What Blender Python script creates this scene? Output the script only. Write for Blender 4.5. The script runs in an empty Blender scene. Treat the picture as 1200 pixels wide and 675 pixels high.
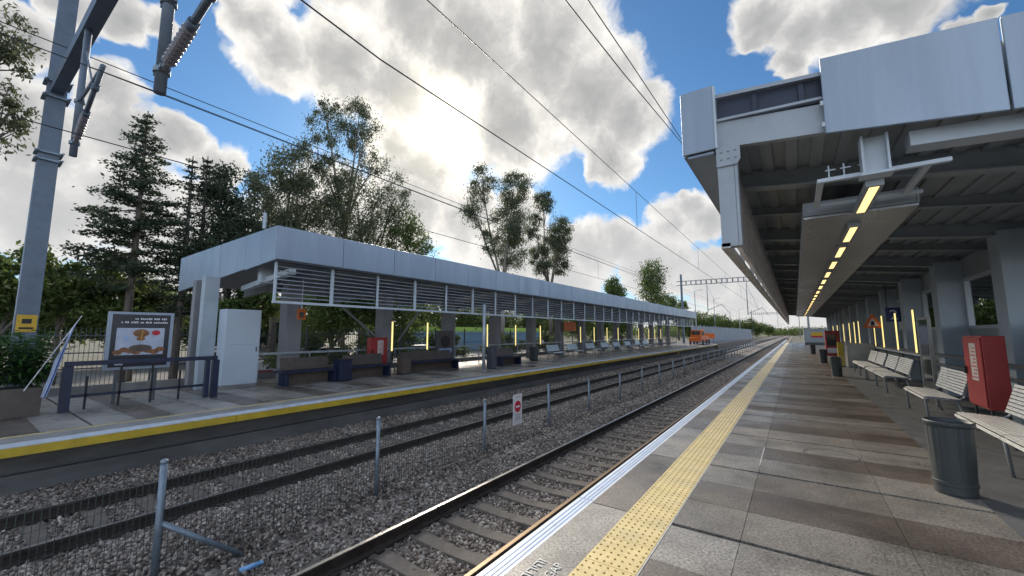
import bpy, math, random
import numpy as np
from mathutils import Vector, Matrix
random.seed(7); RS = np.random.RandomState(11)
S = bpy.context.scene
COL = S.collection
R = math.radians

# ------------------------------------------------------------------ materials
def mat(name, col, rough=.5, metal=0., var=.15, scale=3., bump=0., bscale=60., stain=0., stain_col=None, emit=0., spec=None, rough_var=0., stretch=(1, 1, 1)):
    m = bpy.data.materials.new(name); m.use_nodes = True
    nt = m.node_tree; N = nt.nodes; L = nt.links
    p = N['Principled BSDF']
    tc = N.new('ShaderNodeTexCoord'); mp = N.new('ShaderNodeMapping'); mp.inputs['Scale'].default_value = stretch
    L.new(tc.outputs['Object'], mp.inputs[0])
    n1 = N.new('ShaderNodeTexNoise'); n1.inputs['Scale'].default_value = scale; n1.inputs['Detail'].default_value = 8; n1.inputs['Roughness'].default_value = .65
    L.new(mp.outputs[0], n1.inputs['Vector'])
    r = N.new('ShaderNodeValToRGB')
    lo = [max(0, c * (1 - var * 1.6)) for c in col]; hi = [min(1, c * (1 + var * 1.6)) for c in col]
    r.color_ramp.elements[0].position = .25; r.color_ramp.elements[1].position = .75
    r.color_ramp.elements[0].color = (*lo, 1); r.color_ramp.elements[1].color = (*hi, 1)
    L.new(n1.outputs['Fac'], r.inputs[0]); out = r.outputs[0]
    if stain:
        n2 = N.new('ShaderNodeTexNoise'); n2.inputs['Scale'].default_value = scale * .37; n2.inputs['Detail'].default_value = 10; n2.inputs['Roughness'].default_value = .75
        L.new(mp.outputs[0], n2.inputs['Vector'])
        rr = N.new('ShaderNodeValToRGB'); rr.color_ramp.elements[0].position = .5; rr.color_ramp.elements[1].position = .72
        L.new(n2.outputs['Fac'], rr.inputs[0])
        ml = N.new('ShaderNodeMath'); ml.operation = 'MULTIPLY'; ml.inputs[1].default_value = stain; L.new(rr.outputs[0], ml.inputs[0])
        mx = N.new('ShaderNodeMixRGB'); L.new(ml.outputs[0], mx.inputs[0]); L.new(out, mx.inputs[1])
        mx.inputs[2].default_value = (*(stain_col or [c * .4 for c in col]), 1); out = mx.outputs[0]
    L.new(out, p.inputs['Base Color'])
    p.inputs['Roughness'].default_value = rough; p.inputs['Metallic'].default_value = metal
    if rough_var:
        mr = N.new('ShaderNodeMapRange'); mr.inputs['To Min'].default_value = max(.05, rough - rough_var); mr.inputs['To Max'].default_value = min(1, rough + rough_var)
        mr.inputs['From Min'].default_value = .3; mr.inputs['From Max'].default_value = .7
        n3 = N.new('ShaderNodeTexNoise'); n3.inputs['Scale'].default_value = scale * .6; n3.inputs['Detail'].default_value = 6; L.new(mp.outputs[0], n3.inputs['Vector'])
        L.new(n3.outputs['Fac'], mr.inputs['Value']); L.new(mr.outputs[0], p.inputs['Roughness'])
    if spec is not None: p.inputs['Specular IOR Level'].default_value = spec
    if bump:
        nb = N.new('ShaderNodeTexNoise'); nb.inputs['Scale'].default_value = bscale; nb.inputs['Detail'].default_value = 4; L.new(mp.outputs[0], nb.inputs['Vector'])
        b = N.new('ShaderNodeBump'); b.inputs['Strength'].default_value = bump; b.inputs['Distance'].default_value = .02
        L.new(nb.outputs['Fac'], b.inputs['Height']); L.new(b.outputs[0], p.inputs['Normal'])
    if emit:
        p.inputs['Emission Color'].default_value = (*col, 1); p.inputs['Emission Strength'].default_value = emit
    return m

def attr_mat(name, stops, rough=.8, bump=.3, bscale=90., fine=60., fine_amt=.35, rough_var=.0, stain=.0, streak=(1, 1, 1), coarse=1.2, spots=0.):
    """colour from a per-element 'rnd' attribute, broken up by noise"""
    m = bpy.data.materials.new(name); m.use_nodes = True
    nt = m.node_tree; N = nt.nodes; L = nt.links; p = N['Principled BSDF']
    a = N.new('ShaderNodeAttribute'); a.attribute_name = 'rnd'
    r = N.new('ShaderNodeValToRGB'); els = r.color_ramp.elements
    while len(els) < len(stops): els.new(.5)
    for e, (pos, c) in zip(els, stops): e.position = pos; e.color = (*c, 1)
    L.new(a.outputs['Fac'], r.inputs[0])
    tc = N.new('ShaderNodeTexCoord'); mp = N.new('ShaderNodeMapping'); mp.inputs['Scale'].default_value = streak; L.new(tc.outputs['Object'], mp.inputs[0])
    n = N.new('ShaderNodeTexNoise'); n.inputs['Scale'].default_value = fine; n.inputs['Detail'].default_value = 6; n.inputs['Roughness'].default_value = .7; L.new(mp.outputs[0], n.inputs['Vector'])
    mr = N.new('ShaderNodeMapRange'); mr.inputs['From Min'].default_value = .3; mr.inputs['From Max'].default_value = .7
    mr.inputs['To Min'].default_value = 1 - fine_amt; mr.inputs['To Max'].default_value = 1 + fine_amt; L.new(n.outputs['Fac'], mr.inputs['Value'])
    mx = N.new('ShaderNodeMixRGB'); mx.blend_type = 'MULTIPLY'; mx.inputs[0].default_value = 1; L.new(r.outputs[0], mx.inputs[1]); L.new(mr.outputs[0], mx.inputs[2])
    out = mx.outputs[0]
    n2 = N.new('ShaderNodeTexNoise'); n2.inputs['Scale'].default_value = coarse; n2.inputs['Detail'].default_value = 9; n2.inputs['Roughness'].default_value = .7; L.new(mp.outputs[0], n2.inputs['Vector'])
    if stain:
        rr = N.new('ShaderNodeMapRange'); rr.inputs['From Min'].default_value = .42; rr.inputs['From Max'].default_value = .66
        rr.inputs['To Min'].default_value = 1.0 + stain * .25; rr.inputs['To Max'].default_value = 1 - stain
        L.new(n2.outputs['Fac'], rr.inputs['Value'])
        m2 = N.new('ShaderNodeMixRGB'); m2.blend_type = 'MULTIPLY'; m2.inputs[0].default_value = 1; L.new(out, m2.inputs[1]); L.new(rr.outputs[0], m2.inputs[2]); out = m2.outputs[0]
    if spots:      # trodden gum and drips
        vo = N.new('ShaderNodeTexVoronoi'); vo.inputs['Scale'].default_value = spots; L.new(tc.outputs['Object'], vo.inputs['Vector'])
        sq = N.new('ShaderNodeSeparateColor'); L.new(vo.outputs['Color'], sq.inputs[0])
        th = N.new('ShaderNodeMath'); th.operation = 'MULTIPLY'; th.inputs[1].default_value = .13; L.new(sq.outputs[1], th.inputs[0])
        lt = N.new('ShaderNodeMath'); lt.operation = 'LESS_THAN'; L.new(vo.outputs['Distance'], lt.inputs[0]); L.new(th.outputs[0], lt.inputs[1])
        some = N.new('ShaderNodeMath'); some.operation = 'GREATER_THAN'; some.inputs[1].default_value = .6; L.new(sq.outputs[0], some.inputs[0])
        am = N.new('ShaderNodeMath'); am.operation = 'MULTIPLY'; L.new(lt.outputs[0], am.inputs[0]); L.new(some.outputs[0], am.inputs[1])
        a2 = N.new('ShaderNodeMath'); a2.operation = 'MULTIPLY'; a2.inputs[1].default_value = .55; L.new(am.outputs[0], a2.inputs[0])
        m3 = N.new('ShaderNodeMixRGB'); L.new(a2.outputs[0], m3.inputs[0]); L.new(out, m3.inputs[1]); m3.inputs[2].default_value = (.03, .027, .025, 1); out = m3.outputs[0]
    L.new(out, p.inputs['Base Color']); p.inputs['Roughness'].default_value = rough
    if rough_var:
        q = N.new('ShaderNodeMapRange'); q.inputs['From Min'].default_value = .38; q.inputs['From Max'].default_value = .62
        q.inputs['To Min'].default_value = rough - rough_var; q.inputs['To Max'].default_value = rough + rough_var * .6
        n5 = N.new('ShaderNodeTexNoise'); n5.inputs['Scale'].default_value = .9; n5.inputs['Detail'].default_value = 7; L.new(mp.outputs[0], n5.inputs['Vector'])
        L.new(n5.outputs['Fac'], q.inputs['Value']); L.new(q.outputs[0], p.inputs['Roughness'])
    if bump:
        nb = N.new('ShaderNodeTexNoise'); nb.inputs['Scale'].default_value = bscale; nb.inputs['Detail'].default_value = 5; L.new(tc.outputs['Object'], nb.inputs['Vector'])
        b = N.new('ShaderNodeBump'); b.inputs['Strength'].default_value = bump; b.inputs['Distance'].default_value = .01
        L.new(nb.outputs['Fac'], b.inputs['Height']); L.new(b.outputs[0], p.inputs['Normal'])
    return m

def leaf_mat(name, dark, light, trans=.35):
    m = bpy.data.materials.new(name); m.use_nodes = True
    nt = m.node_tree; N = nt.nodes; L = nt.links; p = N['Principled BSDF']
    a = N.new('ShaderNodeAttribute'); a.attribute_name = 'rnd'
    r = N.new('ShaderNodeValToRGB'); r.color_ramp.elements[0].color = (*dark, 1); r.color_ramp.elements[1].color = (*light, 1)
    L.new(a.outputs['Fac'], r.inputs[0]); L.new(r.outputs[0], p.inputs['Base Color']); p.inputs['Roughness'].default_value = .55; p.inputs['Specular IOR Level'].default_value = .3
    t = N.new('ShaderNodeBsdfTranslucent'); L.new(r.outputs[0], t.inputs[0])
    mx = N.new('ShaderNodeMixShader'); mx.inputs[0].default_value = trans
    L.new(p.outputs[0], mx.inputs[1]); L.new(t.outputs[0], mx.inputs[2]); L.new(mx.outputs[0], N['Material Output'].inputs[0])
    return m

M = {}
M['alu_panel'] = mat('aluminium_panel', (.29, .345, .42), .40, .3, .07, 1.6, bump=.35, bscale=.9, stain=.35, stain_col=(.18, .225, .29), rough_var=.1, stretch=(1.6, 1.6, .22))
M['alu_panel_r'] = mat('aluminium_panel_end', (.28, .335, .405), .40, .3, .07, 1.8, bump=.35, bscale=.9, stain=.4, stain_col=(.18, .225, .29), rough_var=.1, stretch=(1.8, 1.8, .2))
M['steel_paint'] = mat('grey_painted_steel', (.33, .36, .39), .5, .1, .1, 2, stain=.25, stain_col=(.2, .21, .22))
M['steel_white'] = mat('white_painted_steel', (.50, .55, .60), .45, 0, .06, 1.5, stain=.2, stain_col=(.4, .41, .4))
M['steel_dark'] = mat('dark_steel', (.09, .1, .11), .5, .2, .15, 3)
M['deck'] = mat('roof_deck_underside', (.29, .325, .355), .6, .2, .15, 1, stretch=(6, .5, 1), stain=.3)
M['beam'] = mat('canopy_beam', (.30, .335, .36), .55, .1, .1, 2, stain=.2)
M['louvre'] = mat('louvre_slat', (.32, .35, .39), .45, .2, .1, 2)
M['louvre_r'] = mat('louvre_slat_weathered', (.44, .42, .41), .45, .15, .2, 4, stain=.35, stain_col=(.24, .2, .17))
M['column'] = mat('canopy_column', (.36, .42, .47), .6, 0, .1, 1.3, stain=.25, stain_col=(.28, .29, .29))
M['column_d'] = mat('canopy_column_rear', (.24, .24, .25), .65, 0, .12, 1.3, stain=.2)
M['galv'] = mat('galvanised_steel', (.20, .25, .30), .45, .4, .18, 12, stain=.25)
M['mast'] = mat('mast_galvanised', (.125, .155, .20), .5, .35, .1, 4, stain=.2)
M['tray'] = mat('brushed_tray_metal', (.40, .42, .44), .34, .4, .06, 1.5, stain=.2, stain_col=(.28, .29, .3), stretch=(1, .35, 1), rough_var=.12)
M['white'] = mat('white_panel', (.50, .57, .65), .45, 0, .04, .8, stain=.1, stain_col=(.5, .5, .48))
M['navy'] = mat('navy_paint', (.010, .018, .048), .4, 0, .2, 4)
M['brown'] = mat('brown_panel', (.10, .075, .06), .6, 0, .2, 5)
M['planter'] = mat('planter_metal', (.11, .09, .08), .65, .1, .15, 3, stain=.3)
M['red'] = mat('red_paint', (.34, .028, .026), .42, 0, .12, 2.5, stain=.3, stain_col=(.16, .02, .018))
M['label'] = mat('label_paper', (.55, .52, .48), .6, 0, .1, 20)
M['red_ink'] = mat('red_ink', (.5, .03, .04), .5, 0, .05)
M['bin'] = mat('bin_plastic', (.040, .047, .048), .5, 0, .15, 6, stain=.2, stain_col=(.09, .09, .085))
M['bench'] = mat('bench_metal', (.66, .66, .64), .35, .3, .12, 8, stain=.2, stain_col=(.3, .29, .27))
M['bench_leg'] = mat('bench_tube', (.28, .3, .32), .4, .5, .1, 6)
M['rail'] = mat('rail_rust', (.05, .04, .035), .65, .3, .35, 6, bump=.2, bscale=40)
M['railtop'] = mat('rail_running_surface', (.5, .49, .47), .3, .9, .15, 5, stretch=(1, .1, 1))
M['railtop_rust'] = mat('rail_running_surface_rusty', (.26, .17, .09), .5, .5, .2, 8, stretch=(1, .2, 1))
M['sleeper'] = mat('concrete_sleeper', (.135, .115, .097), .8, 0, .25, 6, bump=.4, bscale=50, stain=.45, stain_col=(.10, .088, .076))
M['concrete'] = mat('concrete', (.24, .235, .225), .8, 0, .2, 1.5, bump=.3, bscale=30, stain=.5, stain_col=(.13, .125, .115))
M['wallc'] = mat('platform_wall_concrete', (.13, .128, .125), .85, 0, .3, 1.2, bump=.4, bscale=20, stain=.55, stain_col=(.07, .07, .07), stretch=(1, .5, 2))
M['edge_white'] = mat('white_edge_paint', (.74, .78, .83), .4, 0, .06, 6, stain=.25, stain_col=(.5, .52, .53))
M['edge_blue'] = mat('edge_groove_paint', (.3, .42, .62), .5, 0, .1, 6)
M['yellow'] = mat('yellow_edge_paint', (.52, .36, .03), .5, 0, .15, 2.5, stain=.35, stain_col=(.28, .2, .05))
M['yline'] = mat('worn_yellow_line', (.5, .4, .2), .6, 0, .2, 4, stain=.4)
M['tactile'] = mat('yellow_tactile', (.70, .55, .25), .36, 0, .12, 5, bump=.06, bscale=60, stain=.55, stain_col=(.56, .48, .32), rough_var=.08)
M['tactile_dot'] = mat('tactile_dot', (.30, .20, .04), .6, 0, .15, 10)
M['ink_white'] = mat('white_marking_paint', (.62, .61, .57), .5, 0, .2, 30, stain=.9, stain_col=(.24, .23, .21))
M['lamp'] = mat('lamp_diffuser', (1., .70, .28), .4, emit=1.2, var=.03)
M['lamp_cool'] = mat('strip_light', (1., .80, .30), .4, emit=.85, var=.03)
M['ledge'] = mat('pale_rail', (.38, .42, .46), .4, .3, .1, 4)
M['wire'] = mat('cable', (.035, .037, .04), .5, .4, .1)
M['mesh'] = mat('fence_wire', (.045, .06, .055), .5, .3, .1)
M['signred'] = mat('sign_red', (.5, .015, .04), .4, 0, .05)
M['signwhite'] = mat('sign_white', (.66, .66, .7), .4, 0, .05, 10)
M['signblue'] = mat('sign_blue', (.012, .03, .17), .35, 0, .05)
M['signyellow'] = mat('sign_yellow', (.6, .36, .02), .5, 0, .1, 8)
M['orange'] = mat('orange_paint', (.62, .13, .015), .5, 0, .15, 3)
M['ceramic'] = mat('insulator', (.16, .15, .17), .3, 0, .1)
M['poster_bg'] = mat('poster_pale', (.42, .46, .56), .4, 0, .15, 5)
M['poster_dark'] = mat('poster_dark', (.02, .022, .03), .25, 0, .1)
M['burger'] = mat('poster_brown', (.22, .09, .035), .45, 0, .5, 14)
M['dkfloor'] = mat('dark_paving', (.10, .105, .11), .55, 0, .2, 4, bump=.2, bscale=60, stain=.3, rough_var=.15)
M['wallgrey'] = mat('grey_wall_panel', (.32, .355, .375), .55, 0, .1, 1.5, stain=.25)
M['road'] = mat('street_surface', (.15, .148, .145), .8, 0, .12, .8, stain=.3)
M['ground'] = mat('earth', (.13, .12, .085), .9, 0, .35, .25, bump=.4, bscale=6, stain=.5, stain_col=(.07, .085, .03))
M['hoard'] = mat('blue_hoarding', (.16, .30, .42), .5, 0, .06, .4)
M['lime'] = mat('lime_band', (.33, .48, .07), .5, 0, .08)
M['barrierg'] = mat('grey_noise_barrier', (.24, .26, .29), .7, 0, .1, .5)
M['black'] = mat('black_rubber', (.015, .015, .016), .6, 0, .1)
M['carwhite'] = mat('car_white', (.6, .62, .64), .25, .1, .03)
M['cardark'] = mat('car_graphite', (.09, .1, .12), .25, .3, .03)
M['glassdark'] = mat('dark_glass', (.02, .025, .03), .08, 0, .05, spec=.8)
M['bark'] = mat('bark', (.13, .11, .09), .85, 0, .4, 3, bump=.5, bscale=14, stretch=(3, 3, .5))
M['barkpale'] = mat('pale_bark', (.27, .24, .2), .8, 0, .35, 2, bump=.4, bscale=10, stretch=(3, 3, .5))
M['gum'] = leaf_mat('gum_leaves', (.06, .075, .038), (.15, .17, .095), .45)
M['dark'] = leaf_mat('conifer_needles', (.028, .044, .026), (.075, .10, .055), .3)
M['bush'] = leaf_mat('broad_leaves', (.05, .08, .02), (.15, .20, .055), .4)
M['bamboo'] = leaf_mat('planter_leaves', (.03, .075, .02), (.09, .18, .05), .35)
M['flag'] = mat('flag_cloth', (.55, .62, .75), .7, 0, .05)
M['flagblue'] = mat('flag_blue', (.05, .12, .5), .7, 0, .05)
M['bottle'] = mat('blue_plastic', (.2, .42, .7), .2, 0, .1)
M['roofw'] = mat('pale_render', (.5, .47, .43), .8, 0, .08, .6)
M['kiosk'] = mat('stainless', (.28, .28, .26), .35, .6, .1, 3)
M['slot'] = mat('dark_blue_slot_shade', (.022, .03, .055), .5, 0, .15, 3)  # shade put into the colour: dark depth of the open slot
M['edge_white_far'] = mat('worn_white_edge_paint', (.50, .54, .60), .5, 0, .12, 5, stain=.6, stain_col=(.30, .30, .29))
M['groove'] = mat('groove_dirt', (.035, .03, .026), .9, 0, .3, 8)
M['ballast_bed'] = None
M['stone'] = attr_mat('ballast_stone', [(0, (.07, .052, .042)), (.4, (.22, .178, .148)), (.7, (.40, .345, .295)), (1, (.70, .64, .56))], .85, .3, 60., 30., .25, stain=.3, coarse=.8)
M['slab'] = attr_mat('paving_slab', [(0, (.068, .053, .043)), (.35, (.108, .088, .074)), (.5, (.158, .142, .122)), (1, (.27, .254, .23))], .47, .6, 110., 48., .85, rough_var=.2, stain=.46, coarse=1.3, spots=5.)
M['slab_far'] = attr_mat('paving_slab_far_platform', [(0, (.13, .108, .092)), (.35, (.18, .155, .135)), (.5, (.28, .258, .23)), (1, (.40, .378, .345))], .45, .3, 100., 80., .25, rough_var=.2, stain=.35, coarse=.8)

# ballast bed sheet: voronoi stones in the material for the distance
def ballast_bed():
    m = bpy.data.materials.new('ballast_bed'); m.use_nodes = True
    nt = m.node_tree; N = nt.nodes; L = nt.links; p = N['Principled BSDF']
    tc = N.new('ShaderNodeTexCoord'); v = N.new('ShaderNodeTexVoronoi'); v.inputs['Scale'].default_value = 17; L.new(tc.outputs['Object'], v.inputs['Vector'])
    sp = N.new('ShaderNodeSeparateColor'); L.new(v.outputs['Color'], sp.inputs[0])
    r = N.new('ShaderNodeValToRGB'); e = r.color_ramp.elements
    e[0].color = (.055, .042, .035, 1); e[1].color = (.56, .50, .44, 1); e.new(.5).color = (.23, .19, .16, 1)
    L.new(sp.outputs[0], r.inputs[0])
    n = N.new('ShaderNodeTexNoise'); n.inputs['Scale'].default_value = .6; n.inputs['Detail'].default_value = 8; L.new(tc.outputs['Object'], n.inputs['Vector'])
    mr = N.new('ShaderNodeMapRange'); mr.inputs['From Min'].default_value = .35; mr.inputs['From Max'].default_value = .65; mr.inputs['To Min'].default_value = .65; mr.inputs['To Max'].default_value = 1.05; L.new(n.outputs['Fac'], mr.inputs['Value'])
    mx = N.new('ShaderNodeMixRGB'); mx.blend_type = 'MULTIPLY'; mx.inputs[0].default_value = 1; L.new(r.outputs[0], mx.inputs[1]); L.new(mr.outputs[0], mx.inputs[2])
    L.new(mx.outputs[0], p.inputs['Base Color']); p.inputs['Roughness'].default_value = .9
    b = N.new('ShaderNodeBump'); b.invert = True; b.inputs['Strength'].default_value = 1; b.inputs['Distance'].default_value = .04; L.new(v.outputs['Distance'], b.inputs['Height']); L.new(b.outputs[0], p.inputs['Normal'])
    return m
M['ballast_bed'] = ballast_bed()

# ------------------------------------------------------------------ mesh helpers
class MB:
    def __init__(s): s.v = []; s.f = []; s.mi = []; s.at = []; s.cur = 0; s.r = 0.
    def add(s, vs, fs):
        o = len(s.v); s.v += [tuple(p) for p in vs]; s.f += [tuple(i + o for i in f) for f in fs]
        s.mi += [s.cur] * len(fs); s.at += [s.r] * len(vs); return s
    def box(s, x0, x1, y0, y1, z0, z1):
        if x0 > x1: x0, x1 = x1, x0
        if y0 > y1: y0, y1 = y1, y0
        if z0 > z1: z0, z1 = z1, z0
        return s.add([(x0, y0, z0), (x1, y0, z0), (x1, y1, z0), (x0, y1, z0), (x0, y0, z1), (x1, y0, z1), (x1, y1, z1), (x0, y1, z1)],
                     [(0, 3, 2, 1), (4, 5, 6, 7), (0, 1, 5, 4), (1, 2, 6, 5), (2, 3, 7, 6), (3, 0, 4, 7)])
    def hexa(s, p): # 8 points ordered like box
        return s.add(p, [(0, 3, 2, 1), (4, 5, 6, 7), (0, 1, 5, 4), (1, 2, 6, 5), (2, 3, 7, 6), (3, 0, 4, 7)])
    def slopebox(s, x0, x1, y0, y1, za0, za1, zb0, zb1): # z range at x0: za0..za1, at x1: zb0..zb1
        return s.hexa([(x0, y0, za0), (x1, y0, zb0), (x1, y1, zb0), (x0, y1, za0), (x0, y0, za1), (x1, y0, zb1), (x1, y1, zb1), (x0, y1, za1)])
    def tube(s, pts, r, n=8, cap=True):
        pts = [Vector(p) for p in pts]; rs = r if isinstance(r, (list, tuple)) else [r] * len(pts)
        vs = []; fs = []; u = None
        for i, p in enumerate(pts):
            t = (pts[min(i + 1, len(pts) - 1)] - pts[max(i - 1, 0)]).normalized()
            if u is None: u = t.orthogonal().normalized()
            else:
                u = (u - t * u.dot(t)); u = u.normalized() if u.length > 1e-6 else t.orthogonal().normalized()
            w = t.cross(u)
            for k in range(n):
                a = 2 * math.pi * k / n; vs.append(p + (u * math.cos(a) + w * math.sin(a)) * rs[i])
        for i in range(len(pts) - 1):
            for k in range(n):
                k2 = (k + 1) % n; fs.append((i * n + k, i * n + k2, (i + 1) * n + k2, (i + 1) * n + k))
        if cap: fs += [tuple(range(n - 1, -1, -1)), tuple((len(pts) - 1) * n + k for k in range(n))]
        return s.add(vs, fs)
    def bar(s, a, b, w, h, up=(0, 0, 1)): # rectangular bar from a to b
        a = Vector(a); b = Vector(b); t = (b - a).normalized(); up = Vector(up)
        sd = t.cross(up); sd = sd.normalized() if sd.length > 1e-4 else t.orthogonal().normalized(); u = sd.cross(t).normalized()
        P = lambda p, i, j: p + sd * (i * w / 2) + u * (j * h / 2)
        return s.hexa([P(a, -1, -1), P(a, 1, -1), P(b, 1, -1), P(b, -1, -1), P(a, -1, 1), P(a, 1, 1), P(b, 1, 1), P(b, -1, 1)])
    def lathe(s, prof, c=(0, 0, 0), n=32, axis='z'):
        vs = []; fs = []
        for r, z in prof:
            for k in range(n):
                a = 2 * math.pi * k / n
                q = (r * math.cos(a), r * math.sin(a), z)
                if axis == 'x': q = (z, r * math.cos(a), r * math.sin(a))
                vs.append((q[0] + c[0], q[1] + c[1], q[2] + c[2]))
        for i in range(len(prof) - 1):
            for k in range(n):
                k2 = (k + 1) % n; fs.append((i * n + k, i * n + k2, (i + 1) * n + k2, (i + 1) * n + k))
        fs += [tuple(range(n - 1, -1, -1)), tuple((len(prof) - 1) * n + k for k in range(n))]
        return s.add(vs, fs)
    def extr(s, prof, axis, a, b): # closed profile of 2-d points extruded along an axis
        n = len(prof)
        def P(p, t): return (p[0], t, p[1]) if axis == 'y' else ((t, p[0], p[1]) if axis == 'x' else (p[0], p[1], t))
        vs = [P(p, a) for p in prof] + [P(p, b) for p in prof]
        fs = [(i, (i + 1) % n, n + (i + 1) % n, n + i) for i in range(n)] + [tuple(range(n - 1, -1, -1)), tuple(range(n, 2 * n))]
        return s.add(vs, fs)
    def build(s, name, mats, parent=None, off=None, smooth=False, bevel=0.):
        me = bpy.data.meshes.new(name)
        o3 = off if off is not None else (parent['_loc'] if parent is not None and '_loc' in parent.keys() else None)
        vs = s.v if o3 is None else [(p[0] - o3[0], p[1] - o3[1], p[2] - o3[2]) for p in s.v]
        me.from_pydata(vs, [], s.f)
        for m in (mats if isinstance(mats, (list, tuple)) else [mats]): me.materials.append(M[m] if isinstance(m, str) else m)
        me.polygons.foreach_set('material_index', s.mi)
        a = me.attributes.new('rnd', 'FLOAT', 'POINT'); a.data.foreach_set('value', s.at)
        if smooth: me.polygons.foreach_set('use_smooth', [len(f) < 5 for f in s.f])
        me.update()
        ob = bpy.data.objects.new(name, me); COL.objects.link(ob)
        if parent is not None: ob.parent = parent
        if bevel:
            b = ob.modifiers.new('bevel', 'BEVEL'); b.width = bevel; b.segments = 2; b.limit_method = 'ANGLE'
        return ob

def tag(o, label=None, cat=None, group=None, kind=None):
    if label: o['label'] = label
    if cat: o['category'] = cat
    if group: o['group'] = group
    if kind: o['kind'] = kind
    return o
def thing(name, loc, label, cat, group=None, rz=0., world=False):
    """Empty at a thing's base; parts are built in local coordinates, or in world coordinates when world=True"""
    e = bpy.data.objects.new(name, None); e.empty_display_size = .2; COL.objects.link(e); e.location = loc; e.rotation_euler.z = rz
    if world: e['_loc'] = tuple(loc)
    return tag(e, label, cat, group)
def copy_tree(o, loc, label, rz=None, group=None):
    c = o.copy(); COL.objects.link(c); c.location = loc; c['label'] = label
    if rz is not None: c.rotation_euler.z = rz
    if group: c['group'] = group
    for ch in list(o.children):
        d = ch.copy(); COL.objects.link(d); d.parent = c
        for g in list(ch.children):
            e = g.copy(); COL.objects.link(e); e.parent = d
    return c
def struct(o, label=None):
    o['kind'] = 'structure'
    if label: o['label'] = label; 
    return o
ORD = ['first', 'second', 'third', 'fourth', 'fifth', 'sixth', 'seventh', 'eighth', 'ninth', 'tenth', 'eleventh', 'twelfth', 'thirteenth', 'fourteenth', 'fifteenth', 'sixteenth', 'seventeenth', 'eighteenth', 'nineteenth', 'twentieth']

def text_mb(s, size, loc, right, up, depth=.004):
    """lettering as thin solid mesh: returns (verts, faces)"""
    cu = bpy.data.curves.new('lettering', 'FONT'); cu.body = s; cu.size = size; cu.extrude = depth / 2; cu.resolution_u = 3
    ob = bpy.data.objects.new('lettering', cu); COL.objects.link(ob)
    dg = bpy.context.evaluated_depsgraph_get(); dg.update()
    me = bpy.data.meshes.new_from_object(ob.evaluated_get(dg))
    r = Vector(right); u = Vector(up); n = r.cross(u); L0 = Vector(loc)
    vs = [L0 + r * v.co.x + u * v.co.y + n * v.co.z for v in me.vertices]; fs = [tuple(p.vertices) for p in me.polygons]
    bpy.data.objects.remove(ob); bpy.data.curves.remove(cu); bpy.data.meshes.remove(me)
    return vs, fs

def np_mesh(name, V, F, rnd, mats, parent=None):
    """V (n,3), F (m,k) arrays"""
    me = bpy.data.meshes.new(name); m, k = F.shape
    me.vertices.add(len(V)); me.vertices.foreach_set('co', V.astype(np.float32).ravel())
    me.loops.add(m * k); me.loops.foreach_set('vertex_index', F.astype(np.int32).ravel())
    me.polygons.add(m); me.polygons.foreach_set('loop_start', np.arange(0, m * k, k, dtype=np.int32))
    a = me.attributes.new('rnd', 'FLOAT', 'POINT'); a.data.foreach_set('value', rnd.astype(np.float32))
    me.materials.append(M[mats]); me.update(calc_edges=True); me.validate()
    ob = bpy.data.objects.new(name, me); COL.objects.link(ob)
    if parent is not None: ob.parent = parent
    return ob

# ------------------------------------------------------------------ camera
CAM = bpy.data.cameras.new('camera'); CAM.sensor_width = 36; CAM.lens = 470 / 1200 * 36; CAM.clip_end = 6000; CAM.clip_start = .05
co = bpy.data.objects.new('camera', CAM); COL.objects.link(co); co.location = (0, 0, 1.6)
co.rotation_euler = (R(90 + 6.374), 0, R(35.07)); S.camera = co

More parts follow.
